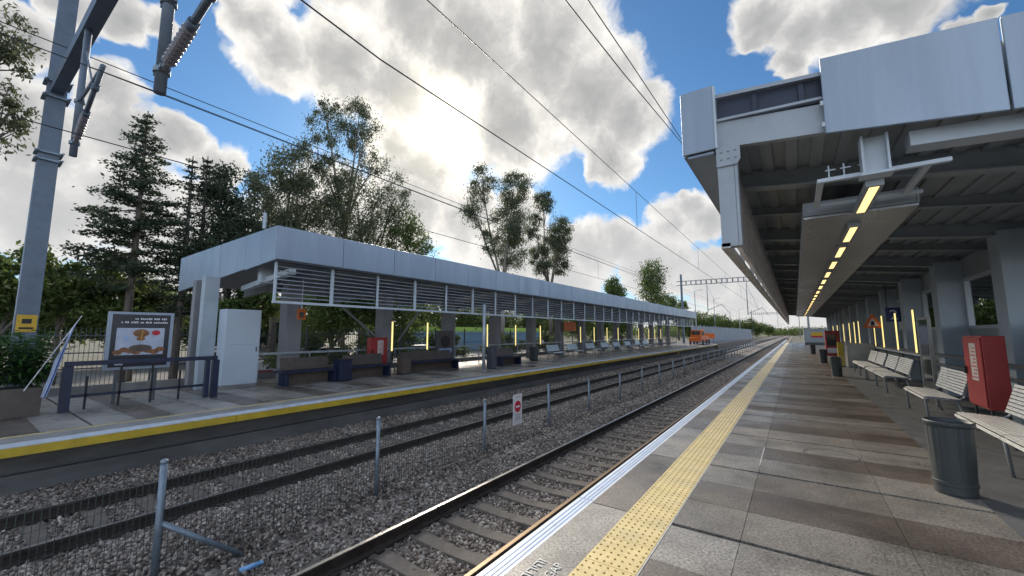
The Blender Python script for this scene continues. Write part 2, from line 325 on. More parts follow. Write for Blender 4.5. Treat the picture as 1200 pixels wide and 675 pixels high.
# ------------------------------------------------------------------ sky, sun
EL, AZ = R(27.08), R(47.07)            # the sun stands left of the track axis, behind cloud
W = bpy.data.worlds.new('World'); S.world = W; W.use_nodes = True
def build_world():
    nt = W.node_tree; N = nt.nodes; L = nt.links
    for n in list(N): N.remove(n)
    out = N.new('ShaderNodeOutputWorld'); bg = N.new('ShaderNodeBackground'); bg.inputs['Strength'].default_value = .1; L.new(bg.outputs[0], out.inputs[0])
    sky = N.new('ShaderNodeTexSky'); sky.sky_type = 'NISHITA'; sky.sun_disc = False; sky.sun_elevation = EL; sky.sun_rotation = -AZ
    sky.air_density = 1.0; sky.dust_density = .3; sky.ozone_density = 3.0
    tc = N.new('ShaderNodeTexCoord'); D = tc.outputs['Generated']
    def vm(op, a, b=None, sc=None):
        n = N.new('ShaderNodeVectorMath'); n.operation = op
        for i, q in enumerate((a, b)):
            if q is None: continue
            if hasattr(q, 'is_linked'): L.new(q, n.inputs[i])
            else: n.inputs[i].default_value = q
        if sc is not None: n.inputs['Scale'].default_value = sc
        return n
    def mth(op, a, b=None, clamp=False):
        n = N.new('ShaderNodeMath'); n.operation = op; n.use_clamp = clamp
        for i, q in enumerate((a, b)):
            if q is None: continue
            if hasattr(q, 'is_linked'): L.new(q, n.inputs[i])
            else: n.inputs[i].default_value = q
        return n.outputs[0]
    def noise(vec, sc, det, rg=.6):
        n = N.new('ShaderNodeTexNoise'); n.inputs['Scale'].default_value = sc; n.inputs['Detail'].default_value = det; n.inputs['Roughness'].default_value = rg; L.new(vec, n.inputs['Vector']); return n
    def warp(vec, sc, amt, det=3):
        n = noise(vec, sc, det); a = vm('SUBTRACT', n.outputs['Color'], (.5, .5, .5)); b = vm('SCALE', a.outputs[0], sc=amt); return vm('ADD', vec, b.outputs[0]).outputs[0]
    def mrange(v, a, b, c=0., d=1., smooth=True):
        n = N.new('ShaderNodeMapRange'); n.interpolation_type = 'SMOOTHSTEP' if smooth else 'LINEAR'
        n.inputs['From Min'].default_value = a; n.inputs['From Max'].default_value = b; n.inputs['To Min'].default_value = c; n.inputs['To Max'].default_value = d; L.new(v, n.inputs['Value']); return n.outputs[0]
    V = warp(D, 6., .09); V = warp(V, 17., .05, 3)
    blobs = CLOUDS
    cur = None
    for x, y, z, r in blobs:
        dn = vm('DISTANCE', V, (x, y, z)).outputs['Value']
        f = mrange(dn, 0, r * 1.21, 1, 0, False)
        cur = f if cur is None else mth('SMOOTH_MAX', cur, f)
        if cur is not f: cur.node.inputs[2].default_value = .07
    # low bank of cloud along the horizon, loose cloud added out of view for ambient light
    sx = N.new('ShaderNodeSeparateXYZ'); L.new(D, sx.inputs[0])
    hz = mrange(sx.outputs['Z'], .0, .17, .55, 0.)
    cur = mth('MAXIMUM', cur, hz)
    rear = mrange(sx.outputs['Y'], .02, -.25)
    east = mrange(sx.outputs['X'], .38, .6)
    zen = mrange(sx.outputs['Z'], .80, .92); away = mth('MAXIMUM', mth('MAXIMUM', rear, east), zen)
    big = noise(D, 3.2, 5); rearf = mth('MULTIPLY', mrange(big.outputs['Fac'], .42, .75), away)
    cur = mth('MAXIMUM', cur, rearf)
    det = noise(V, 17., 10, .6); dt = mth('MULTIPLY', mth('SUBTRACT', det.outputs['Fac'], .5), .5)
    dens = mth('ADD', cur, dt)
    mask = mrange(dens, .20, .42)
    # shading of the cloud: bright thin rims, grey thick hearts
    n2 = noise(warp(D, 9., .16, 4), 9., 7, .58)
    thick = mth('ADD', dens, mth('MULTIPLY', mth('SUBTRACT', n2.outputs['Fac'], .5), 1.1))
    cr = N.new('ShaderNodeValToRGB'); e = cr.color_ramp.elements
    e[0].position = .28; e[0].color = (1.0, .98, .94, 1); e[1].position = 1.0; e[1].color = (.43, .435, .44, 1)
    e.new(.45).color = (.80, .785, .76, 1); e.new(.68).color = (.56, .558, .56, 1)
    L.new(thick, cr.inputs[0])
    # bases low in the sky stay pale
    lowm = mrange(sx.outputs['Z'], .08, .40, .6, .0)
    mixl = N.new('ShaderNodeMixRGB'); L.new(lowm, mixl.inputs[0]); L.new(cr.outputs[0], mixl.inputs[1]); mixl.inputs[2].default_value = (.80, .80, .80, 1)
    # light of the sun through the cloud
    sd = (-math.sin(AZ) * math.cos(EL), math.cos(AZ) * math.cos(EL), math.sin(EL))
    ds = vm('DISTANCE', warp(D, 9., .07, 4), sd).outputs['Value']
    g1 = mrange(ds, .0, .16, 1.4, 0.); g2 = mrange(ds, .05, .6, .30, 0.)
    gl = mth('ADD', g1, g2)
    thin = mrange(thick, .35, .95, 1., .35)
    gl = mth('MULTIPLY', gl, thin)
    gcol = N.new('ShaderNodeMixRGB'); gcol.blend_type = 'ADD'; gcol.inputs[0].default_value = 1
    sc_ = vm('SCALE', (1., .90, .68)); L.new(gl, sc_.inputs['Scale'])
    L.new(mixl.outputs[0], gcol.inputs[1]); L.new(sc_.outputs[0], gcol.inputs[2])
    # clouds outside the view get added gain and cool tint to fill shadows
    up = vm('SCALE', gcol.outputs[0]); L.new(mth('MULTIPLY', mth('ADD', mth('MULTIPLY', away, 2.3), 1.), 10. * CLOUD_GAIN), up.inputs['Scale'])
    cool = N.new('ShaderNodeMixRGB'); cool.blend_type = 'MULTIPLY'; L.new(away, cool.inputs[0]); L.new(up.outputs[0], cool.inputs[1]); cool.inputs[2].default_value = (.90, .98, 1.09, 1)
    skg = N.new('ShaderNodeMixRGB'); skg.blend_type = 'MULTIPLY'; skg.inputs[0].default_value = 1; L.new(sky.outputs[0], skg.inputs[1]); skg.inputs[2].default_value = (.50, .74, .88, 1)
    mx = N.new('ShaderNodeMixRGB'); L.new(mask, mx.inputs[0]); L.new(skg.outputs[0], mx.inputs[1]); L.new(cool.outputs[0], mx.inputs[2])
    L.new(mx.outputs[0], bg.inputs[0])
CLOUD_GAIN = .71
CLOUDS = [(-0.775, 0.332, 0.539, 0.094), (-0.72, 0.422, 0.552, 0.121), (-0.663, 0.527, 0.531, 0.137), (-0.512, 0.603, 0.612, 0.192), (-0.398, 0.694, 0.599, 0.18), (-0.34, 0.78, 0.525, 0.159), (-0.257, 0.841, 0.476, 0.093), (-0.507, 0.722, 0.471, 0.156), (-0.678, 0.62, 0.395, 0.135), (-0.323, 0.853, 0.41, 0.088), (-0.769, 0.282, 0.573, 0.066), (-0.591, 0.485, 0.645, 0.139), (-0.447, 0.524, 0.725, 0.182), (-0.622, 0.389, 0.679, 0.12), (-0.327, 0.607, 0.724, 0.123), (-0.713, 0.254, 0.653, 0.087), (-0.848, 0.13, 0.513, 0.052), (-0.832, 0.173, 0.528, 0.035), (-0.899, 0.035, 0.437, 0.059), (-0.861, 0.076, 0.503, 0.052), (-0.941, 0.022, 0.339, 0.074), (-0.952, 0.077, 0.297, 0.091), (-0.909, 0.13, 0.396, 0.058), (-0.927, 0.16, 0.339, 0.07), (-0.911, 0.219, 0.351, 0.057), (-0.905, 0.279, 0.321, 0.056), (-0.977, 0.089, 0.193, 0.105), (-0.958, 0.175, 0.227, 0.104), (-0.928, 0.278, 0.248, 0.073), (-0.706, 0.567, 0.424, 0.1), (-0.728, 0.615, 0.301, 0.118), (-0.651, 0.71, 0.269, 0.124), (-0.534, 0.797, 0.281, 0.083), (-0.564, 0.804, 0.19, 0.147), (-0.4, 0.895, 0.197, 0.112), (-0.314, 0.925, 0.212, 0.079), (-0.21, 0.945, 0.252, 0.072), (-0.164, 0.945, 0.283, 0.048), (-0.255, 0.954, 0.159, 0.113), (-0.134, 0.982, 0.132, 0.087), (-0.073, 0.995, 0.073, 0.096), (-0.462, 0.879, 0.115, 0.123), (-0.004, 0.816, 0.579, 0.061), (0.051, 0.842, 0.537, 0.075), (0.114, 0.837, 0.535, 0.084), (0.175, 0.833, 0.524, 0.079), (0.023, 0.867, 0.498, 0.044), (0.231, 0.856, 0.462, 0.02), (0.26, 0.846, 0.465, 0.024), (0.21, 0.799, 0.564, 0.098), (-0.141, 0.955, 0.262, 0.054), (-0.839, 0.515, 0.175, 0.232), (-0.944, 0.306, 0.119, 0.197)]
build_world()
sl = bpy.data.lights.new('sun', 'SUN'); sl.energy = 3.4; sl.angle = R(9); sl.color = (1, .89, .74)
so = bpy.data.objects.new('sun', sl); COL.objects.link(so)
so.rotation_euler = Vector((-math.sin(AZ) * math.cos(EL), math.cos(AZ) * math.cos(EL), math.sin(EL))).to_track_quat('Z', 'Y').to_euler()

# ------------------------------------------------------------------ ground and track bed
ZL = -.12                     # top of the far platform; the near platform is z = 0
b = MB()
prof = [(-3000, -.95), (-40, -.95), (-16.9, -.95), (-16.8, -1.3), (4.2, -1.3), (4.3, -.6), (60, -.6), (3000, -.6)]
for i in range(len(prof) - 1):
    (xa, za), (xb, zb) = prof[i], prof[i + 1]
    for y0, y1 in ((-300, 0), (0, 200), (200, 4500)):
        b.add([(xa, y0, za), (xb, y0, zb), (xb, y1, zb), (xa, y1, za)], [(0, 1, 2, 3)])
struct(b.build('ground', 'ground'))
b = MB(); b.add([(-44, -60, -.946), (-17.6, -60, -.946), (-17.6, 130, -.946), (-44, 130, -.946)], [(0, 1, 2, 3)]); struct(b.build('street', 'road'))
HP = [(-11.2, -1.0), (-10.6, -1.02), (-9.9, -1.09), (-9.3, -1.16), (-8.9, -1.18), (-8.1, -1.18), (-7.7, -1.155), (-7.1, -1.06), (-6.6, -.985), (-5.95, -.955), (-5.68, -1.0), (-5.55, -1.12), (-5.3, -1.10), (-4.9, -1.12), (-4.6, -1.165), (-4.2, -1.185), (-3.3, -1.185), (-2.3, -1.16), (-1.5, -1.15)]
def hbed(x): return float(np.interp(x, [p[0] for p in HP], [p[1] for p in HP]))
xs = np.concatenate([np.linspace(-11.2, -1.5, 60)]); ysg = np.concatenate([np.linspace(-6, 30, 120), np.linspace(30.5, 520, 140)])
zz = np.interp(xs, [p[0] for p in HP], [p[1] for p in HP])
V = np.array([(x, y, z) for y in ysg for x, z in zip(xs, zz)]); V[:, 2] += RS.normal(0, .008, len(V))
nx = len(xs); F = np.array([(j * nx + i, j * nx + i + 1, (j + 1) * nx + i + 1, (j + 1) * nx + i) for j in range(len(ysg) - 1) for i in range(nx - 1)])
struct(np_mesh('ballast_bed', V, F, np.zeros(len(V)), 'ballast_bed'))

# loose stones on the bed
def ico():
    t = (1 + 5 ** .5) / 2
    v = np.array([(-1, t, 0), (1, t, 0), (-1, -t, 0), (1, -t, 0), (0, -1, t), (0, 1, t), (0, -1, -t), (0, 1, -t), (t, 0, -1), (t, 0, 1), (-t, 0, -1), (-t, 0, 1)], float); v /= np.linalg.norm(v[0])
    f = np.array([(0, 11, 5), (0, 5, 1), (0, 1, 7), (0, 7, 10), (0, 10, 11), (1, 5, 9), (5, 11, 4), (11, 10, 2), (10, 7, 6), (7, 1, 8), (3, 9, 4), (3, 4, 2), (3, 2, 6), (3, 6, 8), (3, 8, 9), (4, 9, 5), (2, 4, 11), (6, 2, 10), (8, 6, 7), (9, 8, 1)])
    return v, f
def stones():
    iv, jf = ico()
    def batch(n, y0, y1, s0, s1):
        x = RS.uniform(-11.0, -1.7, n); y = RS.uniform(y0, y1, n)
        z = np.interp(x, [p[0] for p in HP], [p[1] for p in HP]) + RS.uniform(-.006, .022, n)
        return x, y, z, RS.uniform(s0, s1, n)
    parts = [batch(60000, -.5, 9, .015, .030), batch(45000, 9, 20, .019, .034), batch(30000, 20, 44, .026, .044)]
    x, y, z, s = [np.concatenate([p[i] for p in parts]) for i in range(4)]
    # keep the sleepers mostly clear
    keep = np.ones(len(x), bool)
    for xc in (-3.78, -8.5):
        on = (np.abs(x - xc) < 1.15) & (np.abs(((y - .125) / .60) % 1 - .5) < .19) & (np.abs(x - xc) < 1.15)
        keep &= ~(on & (RS.rand(len(x)) < .86))
    x, y, z, s = x[keep], y[keep], z[keep], s[keep]; n = len(x)
    base = iv[None] * RS.uniform(.65, 1.3, (n, 12, 1)) * np.stack([RS.uniform(.8, 1.35, n), RS.uniform(.7, 1.1, n), RS.uniform(.55, .95, n)], 1)[:, None, :]
    q = RS.normal(size=(n, 4)); q /= np.linalg.norm(q, axis=1)[:, None]; w, a, b_, c = q.T
    Rm = np.stack([np.stack([1 - 2 * (b_ * b_ + c * c), 2 * (a * b_ - c * w), 2 * (a * c + b_ * w)], 1), np.stack([2 * (a * b_ + c * w), 1 - 2 * (a * a + c * c), 2 * (b_ * c - a * w)], 1), np.stack([2 * (a * c - b_ * w), 2 * (b_ * c + a * w), 1 - 2 * (a * a + b_ * b_)], 1)], 1)
    P = np.einsum('nij,nkj->nki', Rm, base) * s[:, None, None] + np.stack([x, y, z], 1)[:, None, :]
    F = (jf[None] + (np.arange(n) * 12)[:, None, None]).reshape(-1, 3)
    o = np_mesh('ballast_stones', P.reshape(-1, 3), F, np.repeat(RS.beta(1.7, 2.2, n), 12), 'stone')
    tag(o, 'grey brown crushed stone ballast spread around both railway tracks', 'ballast', kind='stuff')
stones()

# ------------------------------------------------------------------ tracks
ZR = -.97
def rail_prof(x):
    return [(x - .07, ZR - .16), (x + .07, ZR - .16), (x + .07, ZR - .145), (x + .012, ZR - .125), (x + .012, ZR - .045), (x + .036, ZR - .035), (x + .036, ZR - .006), (x + .028, ZR - .001), (x - .028, ZR - .001), (x - .036, ZR - .006), (x - .036, ZR - .035), (x - .012, ZR - .045), (x - .012, ZR - .125), (x - .07, ZR - .145)]
def track(xc, label, rusty):
    t = thing('railway_track', (xc, 0, ZR), label, 'railway track', world=True)
    for s in (-1, 1):
        x = xc + s * .753
        b = MB(); b.extr(rail_prof(x), 'y', -8, 520); b.cur = 1
        b.add([(x - .027, -8, ZR + .001), (x + .027, -8, ZR + .001), (x + .027, 520, ZR + .001), (x - .027, 520, ZR + .001)], [(0, 1, 2, 3)])
        rl = b.build('rail', ['rail', 'railtop_rust' if rusty == s else 'railtop'], t)
    # monoblock sleeper: waisted, sloping shoulders
    def sleeper(b, y, off=(0, 0)):
        px = [-1.22, -.95, -.55, 0, .55, .95, 1.22]; pz = [-1.115, -1.128, -1.128, -1.155, -1.128, -1.128, -1.115]; hw = [.125, .125, .115, .095, .115, .125, .125]
        vs = []; fs = []
        for X, Z, H in zip(px, pz, hw):
            vs += [(xc + X, y - H - .02, -1.3), (xc + X, y - H, Z), (xc + X, y + H, Z), (xc + X, y + H + .02, -1.3)]
        for i in range(6):
            o = i * 4
            for k in range(3): fs.append((o + k, o + k + 1, o + 4 + k + 1, o + 4 + k))
        fs += [(0, 3, 2, 1), (24, 25, 26, 27)]
        b.add(vs, [f[::-1] for f in fs])
        b.cur = 1
        for s in (-1, 1):
            for q in (-1, 1):
                x = xc + s * .753 + q * .105; b.box(x - .04, x + .04, y - .05, y + .05, Z0 := -1.132, Z0 + .035)
        b.cur = 0
    b = MB(); sleeper(b, 0.425); first = b.build('sleeper', ['sleeper', 'rail'], t)
    for i in range(1, 100):
        c = first.copy(); COL.objects.link(c); c.parent = t; c.location = (0, (i - 3) * .60, 0)
    first.location = (0, -3 * .60, 0)
    b = MB()
    for i in range(100, 420): sleeper(b, .425 + (i - 3) * .60)
    o = b.build('sleeper', ['sleeper', 'rail'], t); o['kind'] = 'stuff'
track(-3.78, 'railway track running along the white edge of the near platform', 1)
track(-8.5, 'railway track below the yellow edged platform, beyond the wire fence', 0)

# fence between the tracks
f0 = thing('wire_fence', (-5.75, 0, -1.0), 'low wire mesh fence on round galvanised posts between the two tracks', 'fence', world=True)
py = [-1.2, 1.56, 4.34, 7.14, 9.97, 12.65, 15.55] + [15.55 + 2.8 * k for k in range(1, 24)]
tops = {1.56: .21, 4.34: .2, 7.14: .12, 9.97: .16, 12.65: .06, 15.55: .02}
for y in py:
    tz = tops.get(y, .06); b = MB(); b.tube([(-5.75, y, -1.25), (-5.75, y, tz)], .034, 12); b.lathe([(.039, tz - .03), (.039, tz), (.02, tz + .012), (.004, tz + .016)], (-5.75, y, 0), 12)
    b.build('post', 'galv', f0, smooth=True)
b = MB(); b.tube([(-5.75, 1.58, -.45), (-5.62, 2.35, -1.05)], .028, 8); b.build('brace', 'galv', f0, smooth=True)
b = MB()
y = -1.2
while y < 45:
    b.add([(-5.753, y, -1.0), (-5.747, y + .002, -1.0), (-5.75, y - .003, -1.0), (-5.753, y, .03), (-5.747, y + .002, .03), (-5.75, y - .003, .03)], [(0, 1, 4, 3), (1, 2, 5, 4), (2, 0, 3, 5)])
    y += .05 if y < 6 else .1
for z in [-.98 + .2 * k for k in range(6)]: b.tube([(-5.745, -1.2, z), (-5.745, 79, z)], .0016, 3, False)
b.build('mesh_panel', 'mesh', f0)
s0 = thing('no_entry_sign', (-5.71, 8.38, -.63), 'white upright sign with a red no entry disc hung on the wire fence', 'sign', world=True)
b = MB(); b.box(-5.722, -5.712, 8.19, 8.57, -.63, .09); b.build('panel', 'signwhite', s0)
b = MB(); b.lathe([(.135, -5.711), (.135, -5.706)], (0, 8.38, -.20), 32, 'x'); b.build('disc', 'signred', s0)
b = MB(); b.box(-5.706, -5.7025, 8.29, 8.47, -.225, -.18); b.build('bar', 'signwhite', s0)
b = MB()
for z, ww in ((.02, .11), (-.41, .12), (-.46, .10), (-.51, .12)): b.box(-5.711, -5.709, 8.38 - ww, 8.38 + ww, z, z + .02)
b.build('lettering', 'steel_paint', s0)
b = MB(); b.tube([(-5.3, 2.2, -1.07), (-5.26, 2.4, -1.06)], [.03, .03], 10); b.tube([(-5.26, 2.4, -1.06), (-5.25, 2.44, -1.06)], [.03, .012], 10); tag(b.build('plastic_bottle', 'bottle', smooth=True), 'pale blue plastic bottle lying on the ballast by the nearest fence post', 'bottle')

# ------------------------------------------------------------------ near platform
def slabs(name, cols, y0, y1, ztop, thick, m, off, band, gap=.002, period=1.87):
    b = MB(); y = y0; k = 0; loc_ = {}
    while y < y1:
        for j in range(3):
            loc_.clear()
            ya = y + j * (period - .05) / 3; yb = y + (j + 1) * (period - .05) / 3 - (.005 if j < 2 else 0)
            for ci, (xa, xb, mode) in enumerate(cols):
                if mode == 'edge' and j: continue
                if mode == 'edge': b.r = random.choice([.45, .62, .75, .88, .97]); yy0, yy1 = y, y + period - .015
                else:
                    yy0, yy1 = ya, yb
                    dark = (j == 1)
                    if 'rowr' not in loc_: loc_['rowr'] = (random.uniform(.02, .30) if dark else random.uniform(.42, .70))
                    b.r = loc_['rowr'] + random.uniform(-.05, .05) + band(xa, y)
                    b.r = min(1, max(0, b.r))
                dz = random.uniform(-.0015, .0015)
                b.box(xa + gap / 2, xb - gap / 2, yy0, yy1, ztop - thick, ztop + dz)
        y += period; k += 1
    return struct(b.build(name, m, bevel=0))
b = MB(); b.box(-1.72, 6.0, -6, 80, -.5, -.045); b.box(-1.5, -1.45, -6, 80, -1.4, -.5); b.box(-1.5, 6.0, 79.9, 80, -1.4, -.5)
struct(b.build('platform_base', 'concrete'))
b = MB()
for k in range(47): b.box(-.95, 1.36, -7.49 + 1.87 * k + 1.823, -7.49 + 1.87 * k + 1.867, -.044, -.018)
struct(b.build('paving_groove', 'groove'))
b = MB()
for k in range(-4, 30):
    y = .03 + k * 3.74 - 7.0 * 0; 
    b.box(-1.835, -1.685, y, y + 3.725, -.16, 0)
struct(b.build('platform_edge_stone', 'edge_white'))
b = MB()
for x in (-1.795, -1.755, -1.72): b.box(x - .006, x + .006, -6, 80, 0.0005, .0035)
struct(b.build('platform_edge_groove', 'edge_blue'))
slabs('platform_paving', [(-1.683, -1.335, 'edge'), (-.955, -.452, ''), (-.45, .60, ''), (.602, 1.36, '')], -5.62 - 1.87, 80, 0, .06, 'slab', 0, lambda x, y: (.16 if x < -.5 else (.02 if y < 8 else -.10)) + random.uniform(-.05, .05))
b = MB(); b.box(1.36, 6, -6, 80, -.06, -.002); struct(b.build('dark_paving', 'dkfloor'))
b = MB()
for k in range(-14, 200):
    y = .01 + k * .4; b.box(-1.333, -.968, y, y + .394, -.05, .004)
struct(b.build('tactile_strip', 'tactile'))
b = MB()
y = .04
while y < 26:
    for i in range(7):
        x = -1.31 + i * .0535; r = .0095
        b.add([(x + r * math.cos(a * math.pi / 4), y + r * math.sin(a * math.pi / 4), .004) for a in range(8)] + [(x + r * .6 * math.cos(a * math.pi / 4), y + r * .6 * math.sin(a * math.pi / 4), .009) for a in range(8)],
              [tuple(range(8, 16))] + [(a, (a + 1) % 8, 8 + (a + 1) % 8, 8 + a) for a in range(8)])
    y += .0667
struct(b.build('tactile_studs', 'tactile_dot'))
b = MB(); b.box(-.966, -.957, -6, 80, -.03, .002); b.box(-.462, -.452, 5.9, 6.8, -.02, .0025); struct(b.build('pale_joint_line', 'ink_white'))
b = MB()
vs, fs = text_mb('MIND THE GAP', .095, (-1.41, 1.98, .0035), (0, 1, 0), (-1, 0, 0), .003); b.add(vs, fs); struct(b.build('platform_lettering', 'ink_white')); b = MB()
vs, fs = text_mb('חוורמ תוריהז'[::1], .105, (-1.53, 2.06, .0035), (0, 1, 0), (-1, 0, 0), .003); b.add(vs, fs)
struct(b.build('platform_lettering', 'ink_white'))
b = MB()
b.r = 0
for (cx, cy, r) in ((.28, 6.9, .30),):
    n = 28
    b.add([(cx + (r if k % 2 else r - .018) * math.cos(2 * math.pi * (k // 2) / n), cy + (r if k % 2 else r - .018) * math.sin(2 * math.pi * (k // 2) / n), .0035) for k in range(2 * n)],
          [(2 * k, 2 * k + 1, (2 * k + 3) % (2 * n), (2 * k + 2) % (2 * n)) for k in range(n)])
struct(b.build('inspection_cover_ring', 'steel_dark'))

# ------------------------------------------------------------------ far platform
b = MB(); b.box(-16.6, -10.8, -8, 72, -.5, ZL - .06); b.box(-10.85, -10.75, -8, 72, -1.4, -.4); b.box(-10.8, -10.6, -8, 130, -1.4, -.72)
struct(b.build('far_platform_wall', 'wallc'))
slabs('far_platform_paving', [(-16.6, -14.9, ''), (-14.9, -13.4, ''), (-13.4, -12.0, ''), (-12.0, -10.72, '')], -7.5, 72, ZL, .06, 'slab_far', 0, lambda x, y: random.uniform(-.02, .16))
b = MB()
y = -8
while y < 72: b.box(-10.7, -10.29, y, y + 3.985, ZL - .24, ZL - .102); y += 4.0
struct(b.build('yellow_edge_beam', 'yellow'))
b = MB(); b.extr([(-10.55, ZL - .075), (-10.55, ZL - .09), (-10.30, ZL - .10), (-10.30, ZL - .085), (-10.33, ZL - .07), (-10.53, ZL - .062)], 'y', -8, 72); struct(b.build('far_edge_line', 'edge_white_far'))
b = MB(); b.extr([(-10.72, ZL - .1), (-10.555, ZL - .1), (-10.555, ZL - .062), (-10.72, ZL)], 'y', -8, 72); struct(b.build('edge_slope', 'concrete'))
b = MB(); b.box(-10.80, -10.71, -8, 72, ZL - .05, ZL + .004); struct(b.build('worn_yellow_line', 'yline'))
b = MB(); b.box(-10.6, -10.3, 72.1, 132, -1.3, -.12); b.box(-13, -10.6, 72.1, 132, -1.3, -.3); struct(b.build('low_retaining_wall', 'brown'))

# ------------------------------------------------------------------ far canopy
def ibeam(b, x0, x1, y, z0a, z0b, h=.3, w=.14, t=.016):
    b.slopebox(x0, x1, y - w / 2, y + w / 2, z0a, z0a + t, z0b, z0b + t)
    b.slopebox(x0, x1, y - t / 2, y + t / 2, z0a + t, z0a + h - t, z0b + t, z0b + h - t)
    b.slopebox(x0, x1, y - w / 2, y + w / 2, z0a + h - t, z0a + h, z0b + h - t, z0b + h)
cn = thing('platform_canopy', (-14, 5.2, ZL), 'long grey canopy with a louvre screen over the yellow edged platform', 'canopy', world=True)
YA, YB = 5.2, 63.2
zb = lambda x: 3.64 + (x + 11.6) * .055          # underside falls away from the track
b = MB(); b.slopebox(-19.3, -11.68, YA + .08, YB, zb(-19.3) + .22, 4.4, zb(-11.68) + .22, 4.5); b.build('roof_deck', 'deck', cn)
yy = YA
while yy < YB - .1:
    y1 = min(yy + 2.0, YB); b = MB(); b.box(-11.66, -11.6, yy + .008, y1 - .008, 3.64, 4.58); b.build('fascia_panel', 'alu_panel', cn, bevel=.008); yy = y1
xx = -11.61
while xx > -19.2:
    x1 = xx - 1.92; b = MB(); b.slopebox(x1 + .008, xx - .008, YA - .03, YA + .03, zb(x1) - .05, 4.58 + (x1 + 11.6) * .015, zb(xx) - .02, 4.58 + (xx + 11.6) * .015); b.build('end_panel', 'alu_panel_r', cn, bevel=.006); xx = x1
b = MB(); b.box(-11.95, -11.66, YA + .05, YB, 3.6, 3.64); b.build('soffit', 'steel_dark', cn)
k = 0; yy = 5.34
while yy < YB - 1.5:
    b = MB(); b.box(-11.93, -11.87, yy - (.045 if k % 2 else .03), yy + (.045 if k % 2 else .03), 2.48, 3.6); b.build('mullion', 'steel_white', cn)
    b = MB()
    for i in range(8):
        z = 2.62 + i * .125
        b.hexa([(-12.02, yy + .04, z), (-11.96, yy + .04, z - .02), (-11.96, yy + 1.66, z - .02), (-12.02, yy + 1.66, z), (-12.02, yy + .04, z + .02), (-11.96, yy + .04, z), (-11.96, yy + 1.66, z), (-12.02, yy + 1.66, z + .02)])
    b.build('louvre_bay', 'louvre', cn)
    yy += 1.7; k += 1
b = MB(); b.box(-11.95, -11.86, 5.3, YB - 1, 2.43, 2.50); b.build('louvre_rail', 'steel_white', cn)
for i in range(14):
    yc = 7.4 + 4.1 * i
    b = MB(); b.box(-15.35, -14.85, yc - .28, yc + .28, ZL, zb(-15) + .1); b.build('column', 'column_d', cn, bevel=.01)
    b = MB(); ibeam(b, -19.2, -11.75, yc, zb(-19.2) - .12, zb(-11.75) - .02, .34); b.build('beam', 'beam', cn)
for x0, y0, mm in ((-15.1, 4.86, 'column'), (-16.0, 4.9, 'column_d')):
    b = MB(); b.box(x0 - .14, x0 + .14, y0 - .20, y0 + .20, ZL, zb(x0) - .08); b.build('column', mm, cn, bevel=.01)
b = MB(); b.slopebox(-15.2, -12.0, 5.75, 5.95, 3.0, 3.16, 3.32, 3.48); b.box(-13.65, -13.4, 5.6, 6.0, 3.15, 3.6); b.build('cable_tray', 'steel_white', cn)
b = MB(); b.box(-14.75, -14.7, 6, YB - 1, .86, .93); b.box(-14.745, -14.715, 6, YB - 1, .35, .38)
for i in range(29): b.box(-14.74, -14.71, 6 + 1.95 * i, 6.04 + 1.95 * i, ZL, .9)
b.build('rear_rail', 'ledge', cn)
b = MB(); b.tube([(-13.2, 12.05, 2.75), (-15.0, 12.2, 1.2), ], .05, 6); b.tube([(-15.0, 9.0, 2.9), (-15.0, 11.2, 1.3)], .05, 6); b.build('brace', 'column_d', cn)
b = MB(); b.tube([(-11.6, 14.3, ZL), (-11.6, 14.3, 2.9)], .075, 12); b.lathe([(.13, ZL), (.13, ZL + .02), (.08, ZL + .03)], (-11.6, 14.3, 0), 12); tag(b.build('round_post', 'ledge', smooth=True), 'slim round grey post standing in front of the louvre screen', 'post')
b = MB(); b.tube([(-12.0, 5.0, 4.5), (-12.0, 5.0, 4.95)], .05, 8); b.build('vent_pipe', 'ledge', cn)

def strip_light(x, loc, label, dark=False):
    t = thing('strip_light', loc, label, 'strip light', 'vertical strip lights')
    b = MB(); b.box(-.03, -.005, -.035, .035, 0, 1.3) if x < 0 else b.box(.005, .03, -.035, .035, 0, 1.3); b.build('housing', 'steel_dark', t)
    b = MB(); b.box(-.025, -.01, -.012, .012, -.92, 0); b.build('stand', 'steel_dark', t)
    b = MB(); b.box(-.004, .03, -.03, .03, .02, 1.28) if x < 0 else b.box(-.03, .004, -.03, .03, .02, 1.28); b.build('diffuser', 'lamp_cool', t)
    return t
ysl = [11.33, 13.37, 17.92, 20.74, 23.73, 30.04, 32.76, 35.68, 38.54, 44.9, 48.7, 51.2, 53.9]
for i, y in enumerate(ysl):
    lab = '%s lit strip light on the far platform, counted from the far red cabinet' % ORD[i]
    if i == 0: sl0 = strip_light(-1, (-14.3, y, .80), lab)
    else: copy_tree(sl0, (-14.3, y, .80), lab)
# strip lights stand on small posts from the rear rail: a bracket thing is part of each housing

